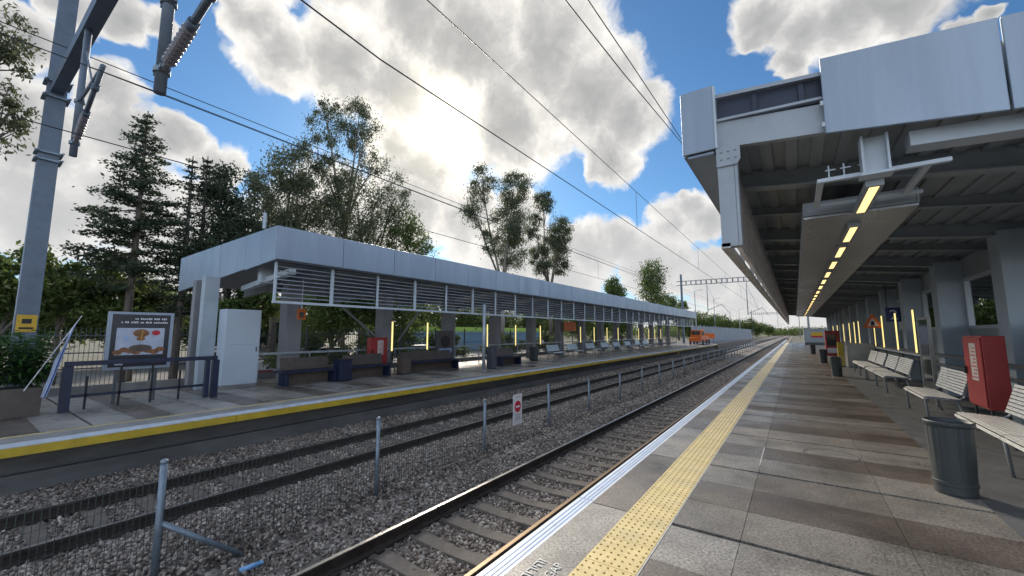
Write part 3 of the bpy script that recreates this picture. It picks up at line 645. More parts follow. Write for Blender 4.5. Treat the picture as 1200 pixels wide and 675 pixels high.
# ------------------------------------------------------------------ near canopy
cr = thing('platform_canopy', (3.3, 5.3, 0), 'grey steel canopy above the near platform with one end panel missing', 'canopy', world=True)
zu = lambda x: 3.84 - .115 * (x + 1.0)
zt = lambda x: 4.68 - .10 * (x + 1.0)
YA, YB = 5.3, 62
XE = 7.0
b = MB(); b.slopebox(-.97, XE, YA + .12, YB, zu(-.97) + .26, zt(-.97) - .12, zu(XE) + .26, zt(XE) - .12); b.build('roof_deck', 'deck', cr)
yy = YA
while yy < YB - .1:
    y1 = min(yy + 2.9, YB); b = MB(); b.box(-1.03, -.98, yy + .008, y1 - .008, 3.83, 4.68); b.build('fascia_panel', 'alu_panel', cr, bevel=.008)
    b = MB(); b.box(-.98, -.68, yy + .006, y1 - .006, 3.80, 3.83); b.build('soffit_panel', 'alu_panel', cr); yy = y1
b = MB(); b.box(-1.03, -.655, YA - .04, YA - .005, 3.84, 4.665); b.build('end_cap', 'alu_panel_r', cr, bevel=.006)
b = MB(); b.box(-.655, -.63, YA - .05, YA + .05, 3.84, 4.64); b.build('end_trim', 'steel_white', cr)
b = MB(); b.slopebox(-.63, .5, YA, YA + .06, 4.50, 4.545, 4.39, 4.435); b.slopebox(-.63, .5, YA - .02, YA + .04, 4.185, 4.215, 4.115, 4.145); b.build('trim_rail', 'louvre', cr)
b = MB(); b.slopebox(-.63, 2.4, YA + .02, YA + .10, 3.86, 4.185, 3.56, 3.88); b.build('edge_beam', 'steel_paint', cr)
b = MB(); b.slopebox(-.63, .9, YA + .085, YA + .1, 4.2, 4.52, 4.1, 4.40); b.box(-.25, -.2, YA + .05, YA + .085, 4.18, 4.46); b.box(.2, .25, YA + .05, YA + .085, 4.14, 4.42); b.build('slot_shade_and_struts', 'slot', cr)  # dark back sheet stands in for the slot's shade; struts share its colour
xx = .40
for wd in (1.285, 1.285, 1.285, 1.285):
    b = MB(); z0 = 3.70 - .125 * (xx - .4); z1 = 3.70 - .125 * (xx + wd - .4); w0 = 4.545 - .1 * (xx - .4); w1 = 4.545 - .1 * (xx + wd - .4)
    b.slopebox(xx, xx + wd - .02, YA - .09, YA - .05, z0, w0, z1, w1); b.build('end_panel', 'alu_panel_r', cr, bevel=.006); xx += wd
for z in (3.78, 4.02): b = MB(); b.box(.375, .40, YA - .085, YA - .05, z, z + .05); b.build('clip', 'steel_white', cr)
# hung louvre screen of the near canopy and its end post
b = MB(); b.box(-.65, -.475, 5.30, 5.46, 2.62, 3.60); b.box(-.47, -.44, 5.30, 5.46, 2.62, 3.60); b.box(-.475, -.47, 5.32, 5.44, 2.62, 3.6); b.box(-.65, -.44, 5.30, 5.46, 3.603, 3.84)
b.build('hanger_post', 'steel_paint', cr)
b = MB(); b.extr([(-.655, 3.60), (-.44, 3.60), (-.40, 3.66), (-.40, 3.84), (-.655, 3.84)], 'y', 5.275, 5.295)
for i in range(3):
    for j in range(2): b.lathe([(.014, 0), (.014, .012)], (-.60 + i * .075, 5.272, 3.68 + j * .09), 6)
b.build('gusset', 'steel_paint', cr)
k = 0; yy = 5.5
while yy < YB - 1.5:
    b = MB(); b.box(-.64, -.58, yy - .03, yy + .03, 2.62, 3.82); b.build('mullion', 'louvre_r', cr)
    b = MB()
    for i in range(13):
        z = 2.70 + i * .085
        b.hexa([(-.57, yy + .02, z + .03), (-.50, yy + .02, z), (-.50, yy + 1.70, z), (-.57, yy + 1.70, z + .03), (-.57, yy + .02, z + .055), (-.50, yy + .02, z + .02), (-.50, yy + 1.70, z + .02), (-.57, yy + 1.70, z + .055)])
    b.build('louvre_bay', 'louvre_r', cr); yy += 1.72; k += 1
b = MB(); b.box(-.66, -.56, 5.3, YB - 1, 2.6, 2.66); b.build('louvre_rail', 'louvre_r', cr)
# beams, purlins, columns
i = 0; yb = 6.9
while yb < YB:
    b = MB()
    if i % 2 == 0: ibeam(b, -.6, XE, yb, zu(-.6) - .02, zu(XE) - .02, .30, .2, .02)
    else: ibeam(b, -.6, XE, yb, zu(-.6) + .08, zu(XE) + .08, .2, .12)
    b.build('beam', 'beam', cr); yb += 2.05; i += 1
b = MB()
for i in range(28):
    x = -.5 + i * .27
    b.slopebox(x, x + .13, YA + .15, YB - .1, zu(x) + .222, zu(x) + .262, zu(x + .13) + .222, zu(x + .13) + .262)
b.build('roof_corrugation', 'deck', cr)
b = MB(); b.slopebox(1.07, 6, 5.45, 5.68, 3.47, 3.62, 3.15, 3.30); b.build('cable_tray', 'steel_white', cr)
for i in range(13):
    y0 = 10.85 + 4.1 * i
    b = MB(); b.box(3.1, 3.62, y0, y0 + .5, 0, zu(3.3) + .1); b.build('column', 'column', cr, bevel=.008)
for y0 in (2.9, 6.75):
    b = MB(); b.box(3.1, 3.62, y0, y0 + .5, 0, zu(3.3) + .1); b.build('column', 'column', cr, bevel=.008)
# rear wall bays with window openings between the columns
for i in range(-2, 13):
    y0 = 11.35 + 4.1 * i; y1 = y0 + 3.6
    b = MB(); b.box(3.62, 3.72, y0 - .5, y1, 0, 1.70); b.box(3.62, 3.72, y0 - .5, y1, 2.98, zu(3.62) + .2); b.box(3.62, 3.72, y0 - .5, y0 + .35, 1.70, 2.98)
    b.build('rear_wall', 'wallgrey', cr)
    b = MB()
    b.box(3.58, 3.68, y1 - .1, y1 - .0, 1.70, 2.98); b.box(3.58, 3.68, y0 + .35, y0 + .42, 1.70, 2.98); b.box(3.58, 3.68, y0 + .42, y1 - .1, 1.70, 1.78); b.box(3.58, 3.68, y0 + .42, y1 - .1, 2.9, 2.98)
    b.build('window_frame', 'steel_white', cr)
b = MB(); b.box(3.02, 3.09, 5, 60, 1.0, 1.06); b.box(3.02, 3.06, 5, 60, .78, .82); b.build('rear_rail', 'steel_dark', cr)
# light tray hung under the roof
b = MB(); b.box(.2, 1.38, 6.95, 49, 3.2, 3.23); b.build('ceiling_tray', 'tray', cr)
b = MB(); b.box(.2, .225, 6.9, 49, 3.235, 3.42); b.box(1.355, 1.38, 6.9, 49, 3.235, 3.42); b.box(.23, 1.35, 6.9, 6.93, 3.235, 3.42)
for yb in range(8, 49, 4): b.box(.25, .28, yb, yb + .03, 3.25, zu(.25) + .1); b.box(1.3, 1.33, yb, yb + .03, 3.25, zu(1.3) + .1)
b.build('tray_frame', 'steel_paint', cr)
b = MB(); b.box(.31, 1.36, 5.52, 5.58, 3.27, 3.31); b.box(.31, 1.36, 6.62, 6.68, 3.27, 3.31); b.box(.31, .37, 5.58, 6.62, 3.27, 3.31); b.box(1.17, 1.23, 5.58, 6.62, 3.27, 3.31)
for x in (.42, .55, .7): b.tube([(x, 5.55, 3.31), (x, 5.55, 3.45)], .008, 6); b.tube([(x - .03, 5.55, 3.40), (x + .06, 5.55, 3.40)], .008, 6)
b.build('open_tray_frame', 'steel_white', cr)
b = MB(); b.box(.69, .71, 5.42, 5.60, 3.26, 3.66); b.box(.89, .91, 5.42, 5.60, 3.26, 3.66); b.box(.71, .89, 5.50, 5.52, 3.26, 3.66); b.box(.67, .93, 5.41, 5.61, 3.235, 3.26); b.build('lamp_hanger', 'steel_white', cr)
def lamp(loc, label):
    t = thing('ceiling_lamp', loc, label, 'ceiling lamp', 'linear lamps under the near canopy')
    b = MB(); b.box(-.075, -.043, 0, 1.25, -.07, 0); b.box(.043, .075, 0, 1.25, -.07, 0); b.box(-.043, .043, 0, 1.25, -.05, 0); b.box(-.043, .043, 0, .043, -.07, -.05); b.box(-.043, .043, 1.207, 1.25, -.07, -.05); b.build('housing', 'steel_paint', t)
    b = MB(); b.box(-.042, .042, .045, 1.205, -.066, -.052); b.build('diffuser', 'lamp', t)
    return t
yl = [5.55, 7.5, 9.2, 11.0, 12.85, 14.65, 16.5, 18.5, 20.4, 22.3, 24.2, 26.1, 28, 30, 32, 34, 36.5, 39, 42, 45]
for i, y in enumerate(yl):
    lab = '%s glowing ceiling lamp under the near canopy, counted from its open end' % ORD[i]
    z = 3.232 if i == 0 else 3.197
    if i == 0: l0 = lamp((.80, 5.62, 3.233), lab)
    else: copy_tree(l0, (.80, y, z), lab)
# strip lights of the near platform
yr = [16.6, 19.2, 21.9, 24.0] + [29.3, 31.3, 34.0, 37.9, 43.0, 47.6]
for i, y in enumerate(yr):
    copy_tree(sl0, (2.9, y, .95 if i > 3 else 1.0), '%s lit vertical strip light on the near platform, counted from the benches' % ORD[i], rz=math.pi)
ls = thing('leaning_ledge', (2.95, 20, 0), 'long grey ledge on thin legs below the strip lights of the near platform', 'ledge', world=True)
b = MB(); b.box(2.86, 3.0, 15.8, 28, .93, .99); b.build('ledge_top', 'steel_paint', ls)
for y in (16, 19, 22, 25, 27.8): b = MB(); b.box(2.93, 2.97, y, y + .05, 0, .93); b.build('leg', 'steel_dark', ls)

# ------------------------------------------------------------------ furniture, near platform
def bench(loc, label, rz=0):
    t = thing('metal_bench', loc, label, 'bench', 'slatted metal benches', rz)
    L2 = .82
    def run(prof, th):      # slats along y following a profile in x,z
        b = MB()
        for (xa, za), (xb, zb_) in prof:
            dx, dz = xb - xa, zb_ - za; l = math.hypot(dx, dz); nx_, nz_ = -dz / l * th, dx / l * th
            b.hexa([(xa, -L2, za), (xb, -L2, zb_), (xb, L2, zb_), (xa, L2, za), (xa + nx_, -L2, za + nz_), (xb + nx_, -L2, zb_ + nz_), (xb + nx_, L2, zb_ + nz_), (xa + nx_, L2, za + nz_)])
        return b
    seat = [((-.02, .39), (-.012, .425)), ((-.008, .432), (.03, .445))] + [((.04 + i * .052, .446 - i * .004), (.082 + i * .052, .4435 - i * .004)) for i in range(8)]
    run(seat, .014).build('seat', 'bench', t, bevel=.003)
    back = [((.475 + i * .016, .50 + i * .05), (.4875 + i * .016, .54 + i * .05)) for i in range(8)]
    run(back, .014).build('backrest', 'bench', t, bevel=.003)
    for s in (-1, 0, 1):
        if s == 0: continue
        y = s * (L2 - .03)
        b = MB(); b.tube([(.03, y, 0), (.0, y, .38), (.03, y, .425), (.40, y, .40), (.50, y, .46), (.62, y, .88)], .017, 8); b.tube([(.40, y, .40), (.52, y, 0)], .017, 8)
        b.build('leg_frame', 'bench_leg', t, smooth=True)
    b = MB(); b.tube([(.2, -L2, .405), (.2, L2, .405)], .018, 8); b.build('cross_rail', 'bench_leg', t, smooth=True)
    return t
bn = [(1.86, 6.25), (1.86, 7.84), (1.87, 11.3), (1.9, 15.6), (1.9, 17.4), (1.9, 19.4), (1.9, 21.2)]
bl = ['slatted metal bench nearest the camera at the right edge behind the waste bin', 'slatted metal bench beside and in front of the near red cabinet', 'slatted metal bench between the red cabinet and the glass board', 'first slatted metal bench beyond the glass board on the near platform', 'second slatted metal bench beyond the glass board on the near platform', 'third slatted metal bench beyond the glass board on the near platform', 'farthest slatted metal bench of the near platform, before the steel kiosk']
for i in range(7):
    if i == 0: B0 = bench((bn[0][0], bn[0][1], 0), bl[0])
    else: copy_tree(B0, (bn[i][0], bn[i][1], 0), bl[i])
fb = [(24.1, ), (27.0, ), (30.2,), (33.2,), (36.0,), (39.0,), (42.0,), (44.6,)]
for i, (y,) in enumerate(fb): copy_tree(B0, (-13.0, y, ZL), '%s pale slatted bench on the far platform, counted from the left' % ORD[i], rz=math.pi)

def litter_bin(loc, label):
    t = thing('waste_bin', loc, label, 'waste bin', 'dark round waste bins on the near platform')
    b = MB(); n = 72
    pr = [(.150, .0), (.156, .02), (.156, .09), (.165, .095), (.165, .125), (.158, .13), (.176, .66), (.180, .665)]
    vs = []; fs = []
    for r, z in pr:
        for k in range(n):
            a = 2 * math.pi * k / n; q = r + (.004 if (k // 2) % 2 and .14 <= z <= .66 else 0)
            vs.append((q * math.cos(a), q * math.sin(a), z))
    for i in range(len(pr) - 1):
        for k in range(n): fs.append((i * n + k, i * n + (k + 1) % n, (i + 1) * n + (k + 1) % n, (i + 1) * n + k))
    b.add(vs, fs); b.build('body', 'bin', t)
    b = MB(); b.lathe([(.180, .662), (.188, .665), (.190, .70), (.186, .712), (.176, .712), (.172, .67), (.168, .5), (.01, .48)], n=48); b.build('rim', 'bin', t, smooth=True)
    return t
wb = litter_bin((1.22, 6.02, 0), 'large dark round waste bin nearest the camera on the near platform')
for (x, y), lb in zip([(1.17, 19.3), (1.16, 27.6), (1.0, 38.)], ['nearer of the small distant dark bins beyond the benches, before the yellow post', 'middle one of the distant dark bins on the near platform', 'farthest dark bin on the near platform by the end wall']): copy_tree(wb, (x, y, 0), lb)

def cabinet_red(loc, label, w=.82, d=.25, z0=.42, z1=1.55, rz=0):
    t = thing('fire_cabinet', loc, label, 'fire cabinet', 'red fire hose cabinets', rz)
    b = MB(); b.box(0, d, 0, w, z0, z1); b.build('body', 'red', t, bevel=.012)
    b = MB(); b.box(-.018, -.002, .02, w - .02, z0 + .03, z1 - .03); dr = b.build('door', 'red', t, bevel=.005)
    b = MB(); b.box(-.022, -.0185, .22, .50, z0 + .42, z1 - .12); lp = b.build('label_plate', 'label', t)
    b = MB()
    for i in range(9): b.box(-.0245, -.0222, .25, .47 - .06 * (i % 3), z0 + .46 + i * .058, z0 + .478 + i * .058)
    b.build('printing', 'red_ink', lp)
    b = MB(); b.box(-.05, -.0185, w - .10, w - .05, z0 + .5, z0 + .62); b.build('handle', 'black', dr)
    for x, y in ((.03, .05), (d - .05, .05), (.03, w - .08), (d - .05, w - .08)):
        b = MB(); b.box(x, x + .03, y, y + .03, 0, z0); b.build('leg', 'black', t)
    return t
rc = cabinet_red((2.36, 9.35, 0), 'red fire cabinet on short legs behind the near slatted benches')
copy_tree(rc, (-14.1, 10.95, ZL - .02), 'red fire cabinet with white notice standing on the far platform between benches', rz=math.pi)

t = thing('glass_board', (2.45, 13.0, 0), 'tall narrow glossy notice board standing between two metal benches', 'notice board', world=True)
b = MB(); b.box(2.42, 2.45, 12.62, 13.5, .35, 1.9); b.build('pane', 'glassdark', t)
b = MB(); b.box(2.405, 2.465, 12.58, 12.62, 0, 1.95); b.box(2.405, 2.465, 13.5, 13.54, 0, 1.95); b.box(2.405, 2.465, 12.62, 13.5, 1.9, 1.95); b.box(2.405, 2.465, 12.62, 13.5, .3, .35); b.build('frame', 'kiosk', t)
t = thing('platform_number_sign', (3.0, 20, 2.0), 'blue square sign with a white number 2 hung from the near canopy', 'sign', world=True)
b = MB(); b.box(2.76, 3.24, 20, 20.04, 2.0, 2.52); b.build('panel', 'signblue', t)
b = MB(); b.box(2.8, 2.83, 20.01, 20.03, 2.52, 3.4); b.box(3.17, 3.2, 20.01, 20.03, 2.52, 3.4); b.build('hanger', 'steel_dark', t)
b = MB(); vs, fs = text_mb('2', .5, (2.86, 19.997, 2.09), (1, 0, 0), (0, 0, 1), .004); b.add(vs, fs); b.build('numeral', 'signwhite', t)
t = thing('warning_sign', (2.62, 22, 1.75), 'orange triangular warning sign with dark figure beyond the strip lights', 'sign', world=True)
b = MB(); b.extr([(2.3, 1.8), (2.95, 1.8), (2.62, 2.4)], 'y', 22, 22.03); b.build('panel', 'orange', t)
b = MB(); b.extr([(2.45, 1.88), (2.8, 1.88), (2.62, 2.2)], 'y', 21.985, 21.995); b.build('field', 'signwhite', t)
b = MB(); b.extr([(2.55, 1.9), (2.68, 1.9), (2.66, 2.08), (2.58, 2.08)], 'y', 21.975, 21.984); b.build('symbol', 'black', t)
b = MB(); b.box(2.60, 2.64, 22.03, 22.06, 0, 2.3); b.build('post', 'steel_dark', t)
t = thing('steel_kiosk', (2.3, 25, 0), 'dull stainless kiosk box beside a yellow post on the near platform', 'kiosk', world=True)
b = MB(); b.box(1.95, 2.9, 24.6, 25.8, 0, 1.05); b.build('body', 'kiosk', t, bevel=.01); b = MB(); b.box(1.9, 2.95, 24.55, 25.85, 1.05, 1.1); b.build('top', 'kiosk', t)
t = thing('yellow_post', (1.75, 24.8, 0), 'yellow column beside the steel kiosk and distant bins', 'post', world=True)
b = MB(); b.box(1.6, 1.82, 24.7, 24.95, 0, 1.15); b.build('body', 'yellow', t, bevel=.01); b = MB(); b.box(1.56, 1.86, 24.66, 24.99, 0, .05); b.build('base_plate', 'steel_dark', t)
t = thing('vending_machine', (1.75, 36, 0), 'red vending machine with white front far down the near platform', 'vending machine', world=True)
b = MB(); b.box(1.7, 2.5, 36, 36.8, 0, 1.75); b.build('body', 'red', t, bevel=.02); b = MB(); b.box(1.78, 2.3, 35.985, 35.997, .7, 1.5); b.build('window', 'glassdark', t); b = MB(); b.box(1.78, 2.42, 35.985, 35.997, .2, .55); b.build('front_panel', 'signwhite', t)
t = thing('end_cabin', (2.2, 66, 0), 'low blue grey cabin with a yellow and red board closing the near platform', 'cabin', world=True)
b = MB(); b.box(.9, 4.2, 66, 69, .35, 2.0); b.build('wall', 'steel_paint', t); b = MB(); b.box(.8, 4.3, 65.9, 69.1, 2.0, 2.15); b.build('roof', 'steel_paint', t)
b = MB(); b.box(.95, 4.1, 66.05, 68.9, 0, .345); b.build('base', 'steel_dark', t); b = MB(); b.box(1.7, 2.9, 65.96, 65.99, 1.2, 1.65); b.build('board', 'signyellow', t); b = MB(); b.box(1.7, 2.9, 65.955, 65.99, 1.0, 1.19); b.build('board', 'signred', t)

# ------------------------------------------------------------------ furniture, far platform
t = thing('planter', (-13.2, .5, ZL), 'long brown planter box full of tall green leafy stems at the left edge', 'planter', world=True)
b = MB(); b.extr([(-13.55, ZL), (-13.02, ZL), (-12.95, .46), (-13.62, .46)], 'y', -1.2, 1.38); b.build('box', 'planter', t, bevel=.01)
b = MB(); b.box(-13.58, -12.99, -1.15, 1.34, .40, .47); b.build('soil', 'ground', t)
def blades(n, x0, x1, y0, y1, z0, h0, h1):
    V = []; F = []; A = []
    for i in range(n):
        x, y = RS.uniform(x0, x1), RS.uniform(y0, y1); h = RS.uniform(h0, h1); lean = RS.normal(0, .12, 2)
        for k in range(11):
            tt = RS.uniform(.12, 1); p = np.array([x + lean[0] * h * tt * tt, y + lean[1] * h * tt * tt, z0 + h * tt])
            a = RS.uniform(0, 6.28); l = RS.uniform(.12, .26); dv = np.array([math.cos(a), math.sin(a), RS.uniform(-.6, .5)]) * l; sd = np.array([-math.sin(a), math.cos(a), RS.uniform(-.3, .3)]) * l * .11
            o = len(V); V += [p, p + dv * .45 + sd, p + dv + np.array([0, 0, -.04]), p + dv * .45 - sd]; F.append((o, o + 1, o + 2, o + 3)); A += [RS.rand()] * 4
        o = len(V); e = np.array([x + lean[0] * h, y + lean[1] * h, z0 + h]); p = np.array([x, y, z0]); V += [p + (.004, 0, 0), p - (.004, .0, 0), e, e + (0, .004, 0)]; F.append((o, o + 1, o + 2, o + 3)); A += [.4] * 4
    return np.array(V), np.array(F), np.array(A)
V, F, A = blades(420, -13.6, -12.98, -1.1, 1.42, .45, .7, 1.22)
V -= np.array([-13.2, .5, ZL]); np_mesh('plants', V, F, A, 'bamboo', t)
t = thing('flag', (-12.9, 1.16, .4), 'small white and blue flag hanging from a thin pole leaning out of the planter', 'flag', world=True)
b = MB(); b.tube([(-12.95, 1.12, .42), (-12.85, 1.8, 1.97)], [.011, .008], 6); b.build('pole', 'signwhite', t)
b = MB(); b.mi
rows = [((-12.86, 1.74, 1.84), (-12.84, 1.63, 1.56)), ((-12.84, 1.66, 1.50), (-12.80, 1.56, 1.25)), ((-12.82, 1.60, 1.15), (-12.79, 1.47, 1.02)), ((-12.83, 1.53, .80), (-12.78, 1.43, .74)), ((-12.82, 1.47, .48), (-12.79, 1.37, .46)), ((-12.82, 1.42, .27), (-12.79, 1.34, .28))]
N8 = 6
vs = []
for a, c in rows:
    a = Vector(a); c = Vector(c)
    for k in range(N8 + 1): vs.append(a.lerp(c, k / N8) + Vector((.03 * math.sin(k * 2.4), 0, 0)))
for i in range(len(rows) - 1):
    for k in range(N8):
        b.cur = 1 if k == 1 else 0
        o = i * (N8 + 1) + k; b.add([vs[o], vs[o + 1], vs[o + N8 + 2], vs[o + N8 + 1]], [(0, 1, 2, 3)])
fo = b.build('cloth', ['flag', 'flagblue'], t); so_ = fo.modifiers.new('thick', 'SOLIDIFY'); so_.thickness = .004

t = thing('leaning_rail', (-13.1, 3, ZL), 'navy square tube leaning rail in front of the advertising board', 'rail', world=True)
b = MB(); b.box(-13.16, -13.04, 1.66, 4.5, .87, .97); b.build('top_bar', 'navy', t, bevel=.006)
for y0, y1 in ((1.64, 1.80), (4.24, 4.34), (4.40, 4.55)):
    b = MB(); b.box(-13.17, -13.03, y0, y1, ZL, .865); b.build('leg', 'navy', t, bevel=.006)
b = MB(); b.box(-13.3, -13.26, 1.8, 4.4, .16, .22); b.build('foot_rail', 'navy', t)
for y in (2.06, 2.62, 3.2, 3.76):
    b = MB(); b.box(-13.3, -13.26, y - .02, y + .02, ZL, .62 if y in (2.06, 3.76) else .8); b.build('stay', 'black', t)
t = thing('advertising_board', (-13.7, 3, ZL), 'framed advertising board with a food picture behind the navy leaning rail', 'advertising board', world=True)
X = -13.62
b = MB(); b.box(X - .1, X, 2.36, 3.62, .70, .76); b.box(X - .1, X, 2.36, 3.62, 2.06, 2.12); b.box(X - .1, X, 2.36, 2.43, .76, 2.06); b.box(X - .1, X, 3.55, 3.62, .76, 2.06); b.box(X - .1, X - .03, 2.43, 3.55, .76, 2.06); b.build('frame', 'alu_panel', t)
b = MB(); b.box(X - .03, X - .02, 2.43, 3.55, .76, 2.06); b.build('border', 'poster_dark', t)
b = MB(); b.box(X - .02, X - .016, 2.53, 3.45, 1.05, 1.72); b.build('picture', 'poster_bg', t)
b = MB()
def disc(b, y, z, ry, rz, x0, x1, n=28):
    p = [(y + ry * math.cos(2 * math.pi * k / n), z + rz * math.sin(2 * math.pi * k / n)) for k in range(n)]
    b.extr(p, 'x', x0, x1)
disc(b, 2.99, 1.59, .155, .10, X - .015, X - .012); disc(b, 2.99, 1.45, .085, .05, X - .0155, X - .0125)
for i in range(8): disc(b, 2.58 + .115 * i, 1.12 + .03 * ((i * 5) % 3), .09, .06, X - .0153 + .0002 * i, X - .0125 + .0002 * i)
b.build('food_print', 'burger', t)
b = MB(); disc(b, 3.0, 1.22, .22, .085, X - .0125, X - .0102); b.build('food_print', 'brown', t)
b = MB(); b.extr([(2.985, 1.40), (3.0, 1.40), (3.03, 1.66), (3.015, 1.67)], 'x', X - .0115, X - .0095); b.build('food_print', 'signyellow', t)
b = MB(); disc(b, 2.72, 1.46, .05, .07, X - .0125, X - .0102); b.build('food_print', 'edge_blue', t)
b = MB(); disc(b, 3.28, 1.60, .085, .065, X - .0149, X - .0118); b.build('badge', 'signred', t)
b = MB()
rnd = random.Random(4)
for z, y0, y1 in ((1.93, 2.85, 3.48), (1.84, 2.6, 3.48)):
    y = y0
    while y < y1: w = rnd.uniform(.02, .035); b.box(X - .0195, X - .017, y, y + w, z, z + rnd.choice([.035, .045])); y += w + .012 + (.03 if rnd.random() < .18 else 0)
b.box(X - .0195, X - .017, 2.55, 2.70, .81, .92); b.box(X - .0195, X - .017, 3.2, 3.45, .9, .94)
b.build('lettering', 'signwhite', t)
for y in (2.6, 3.35): b = MB(); b.box(X - .09, X - .03, y - .03, y + .03, ZL, .70); b.build('leg', 'steel_dark', t)

t = thing('equipment_cabinet', (-14.6, 5.6, ZL), 'tall white equipment cabinet at the open end of the far canopy', 'cabinet', world=True)
b = MB(); b.box(-14.95, -14.42, 5.1, 6.12, ZL + .1, 2.34); b.build('body', 'white', t, bevel=.008)
b = MB(); b.box(-14.418, -14.400, 5.13, 6.09, ZL + .12, 1.22); b.build('door', 'white', t, bevel=.004); b = MB(); b.box(-14.418, -14.400, 5.13, 6.09, 1.235, 2.31); b.build('door', 'white', t, bevel=.004)
b = MB(); b.box(-14.93, -14.44, 5.12, 6.1, ZL, ZL + .1); b.build('plinth', 'concrete', t)
b = MB(); b.box(-14.40, -14.38, 6.0, 6.03, 1.0, 1.15); b.build('handle', 'steel_dark', t)

def dark_bench(loc, ln, label):
    t = thing('wooden_bench', loc, label, 'bench', 'brown backed benches on the far platform')
    h = ln / 2
    b = MB(); b.box(.0, .5, -h, h, .40, .48); b.build('seat', 'navy', t, bevel=.006)
    b = MB(); b.hexa([(-.06, -h, .44), (0, -h, .44), (0, h, .44), (-.06, h, .44), (-.14, -h, .88), (-.09, -h, .88), (-.09, h, .88), (-.14, h, .88)]); b.build('backrest', 'brown', t, bevel=.005)
    b = MB(); b.box(.05, .12, -h + .08, h - .08, .0, .40); b.build('skirt', 'brown', t)
    for s in (-1, 1):
        b = MB(); b.box(-.05, .48, s * h - .045, s * h + .045, 0, .40); b.build('leg', 'navy', t, bevel=.005)
    b = MB(); b.box(.02, .55, -h - .22, -h - .05, .42, .50); b.build('arm', 'navy', t)
    return t
dark_bench((-13.95, 7.45, ZL), 1.65, 'brown backed bench with navy seat beside the white cabinet')
dark_bench((-13.95, 9.75, ZL), 1.75, 'brown backed bench with navy seat immediately left of the far red cabinet')
dark_bench((-13.95, 13.1, ZL), 3.1, 'long brown backed bench right of the far red cabinet')
dark_bench((-12.9, 17.7, ZL), 1.7, 'short dark brown bench just right of the slim round post')
def box_bin(loc, w, h, label, m):
    t = thing('box_bin', loc, label, 'bin')
    b = MB(); b.box(-w / 2, w / 2, -w / 2, w / 2, .04, h); b.build('body', m, t, bevel=.015); b = MB(); b.box(-w / 2 - .015, w / 2 + .015, -w / 2 - .015, w / 2 + .015, h, h + .05); b.build('lid', m, t); b = MB(); b.box(-w / 2 + .03, w / 2 - .03, -w / 2 + .03, w / 2 - .03, 0, .04); b.build('base', 'black', t)
    return t
box_bin((-13.5, 8.55, ZL), .45, .72, 'navy square bin between the two left brown backed benches', 'navy')
box_bin((-13.5, 11.35, ZL), .42, .66, 'brown square bin below the first strip light beside the far red cabinet', 'brown')
box_bin((-12.0, 15.4, ZL), .34, 1.0, 'tall narrow grey bin right of the slim round post', 'cardark')
box_bin((-13.5, 21.6, ZL), .4, .78, 'dark square bin left of the pale slatted benches', 'bin')
t = thing('wall_poster', (-14.6, 14.9, .5), 'framed dark poster with a blue foot above the long brown bench', 'poster', world=True)
b = MB(); b.box(-14.66, -14.6, 14.3, 15.5, .45, 1.7); b.build('frame', 'steel_dark', t); b = MB(); b.box(-14.6, -14.595, 14.42, 15.38, .58, 1.6); b.build('sheet', 'planter', t); b = MB(); disc(b, 14.9, 1.15, .33, .3, -14.594, -14.59); b.build('figure', 'poster_dark', t); b = MB(); b.box(-14.594, -14.59, 14.44, 15.36, .6, .82); b.build('band', 'edge_blue', t)
for y in (14.4, 15.4): b = MB(); b.box(-14.66, -14.61, y - .03, y + .03, ZL, .45); b.build('leg', 'steel_dark', t)
t = thing('hanging_sign', (-13.4, 7.0, 2.2), 'small orange warning sign hanging under the far canopy near its open end', 'sign', world=True)
b = MB(); b.box(-13.6, -13.57, 6.86, 7.14, 2.05, 2.4); b.build('panel', 'orange', t); b = MB(); b.box(-13.569, -13.565, 6.92, 7.08, 2.1, 2.3); b.build('symbol', 'brown', t); b = MB(); b.tube([(-13.585, 7, 2.4), (-13.585, 7, 3.4)], .015, 6); b.build('hanger', 'steel_white', t)
t = thing('hanging_sign', (-14.4, 29, 1.6), 'orange red square board on a far platform column above the pale benches', 'sign', world=True)
b = MB(); b.box(-14.5, -14.46, 27.6, 29.6, 1.75, 2.45); b.build('panel', 'orange', t); b = MB(); b.tube([(-14.48, 28.6, 2.4), (-14.48, 28.6, 3.5)], .03, 6); b.build('hanger', 'steel_dark', t)
t = thing('dome_camera', (-12.8, 6.0, 3.0), 'small black dome camera under the open end of the far canopy', 'camera', world=True)
b = MB(); b.lathe([(.02, 2.86), (.08, 2.88), (.11, 2.95), (.11, 3.0)], (-12.9, 5.9, 0), 16); b.build('dome', 'glassdark', t, smooth=True); b = MB(); b.lathe([(.12, 3.0), (.12, 3.05), (.03, 3.06), (.03, 3.5)], (-12.9, 5.9, 0), 16); b.build('mount', 'black', t)

# orange rail machine at the far end of the far platform
t = thing('rail_machine', (-11.9, 66, ZL), 'orange work machine standing at the far end of the far platform', 'work vehicle', world=True)
b = MB(); b.extr([(62.3, .35), (69, .35), (69, 1.05), (67.2, 1.15), (64.8, 1.1), (62.3, .9)], 'x', -12.6, -11.0); b.build('chassis', 'orange', t, bevel=.04)
b = MB(); b.extr([(63.0, .95), (66.0, 1.12), (65.7, 2.0), (63.6, 2.0)], 'x', -12.5, -11.1); b.build('cab', 'orange', t, bevel=.04)
b = MB(); b.box(-11.09, -11.07, 63.6, 65.4, 1.2, 1.85); b.box(-12.3, -11.3, 63.2, 63.3, 1.25, 1.85); b.build('window', 'glassdark', t)
for y in (63.3, 66.0, 68.2):
    for x in (-12.7, -10.98): b = MB(); b.lathe([(.36, x), (.36, x + .16), (.16, x + .18)], (0, y, ZL + .36), 20, 'x'); b.build('wheel', 'black', t)
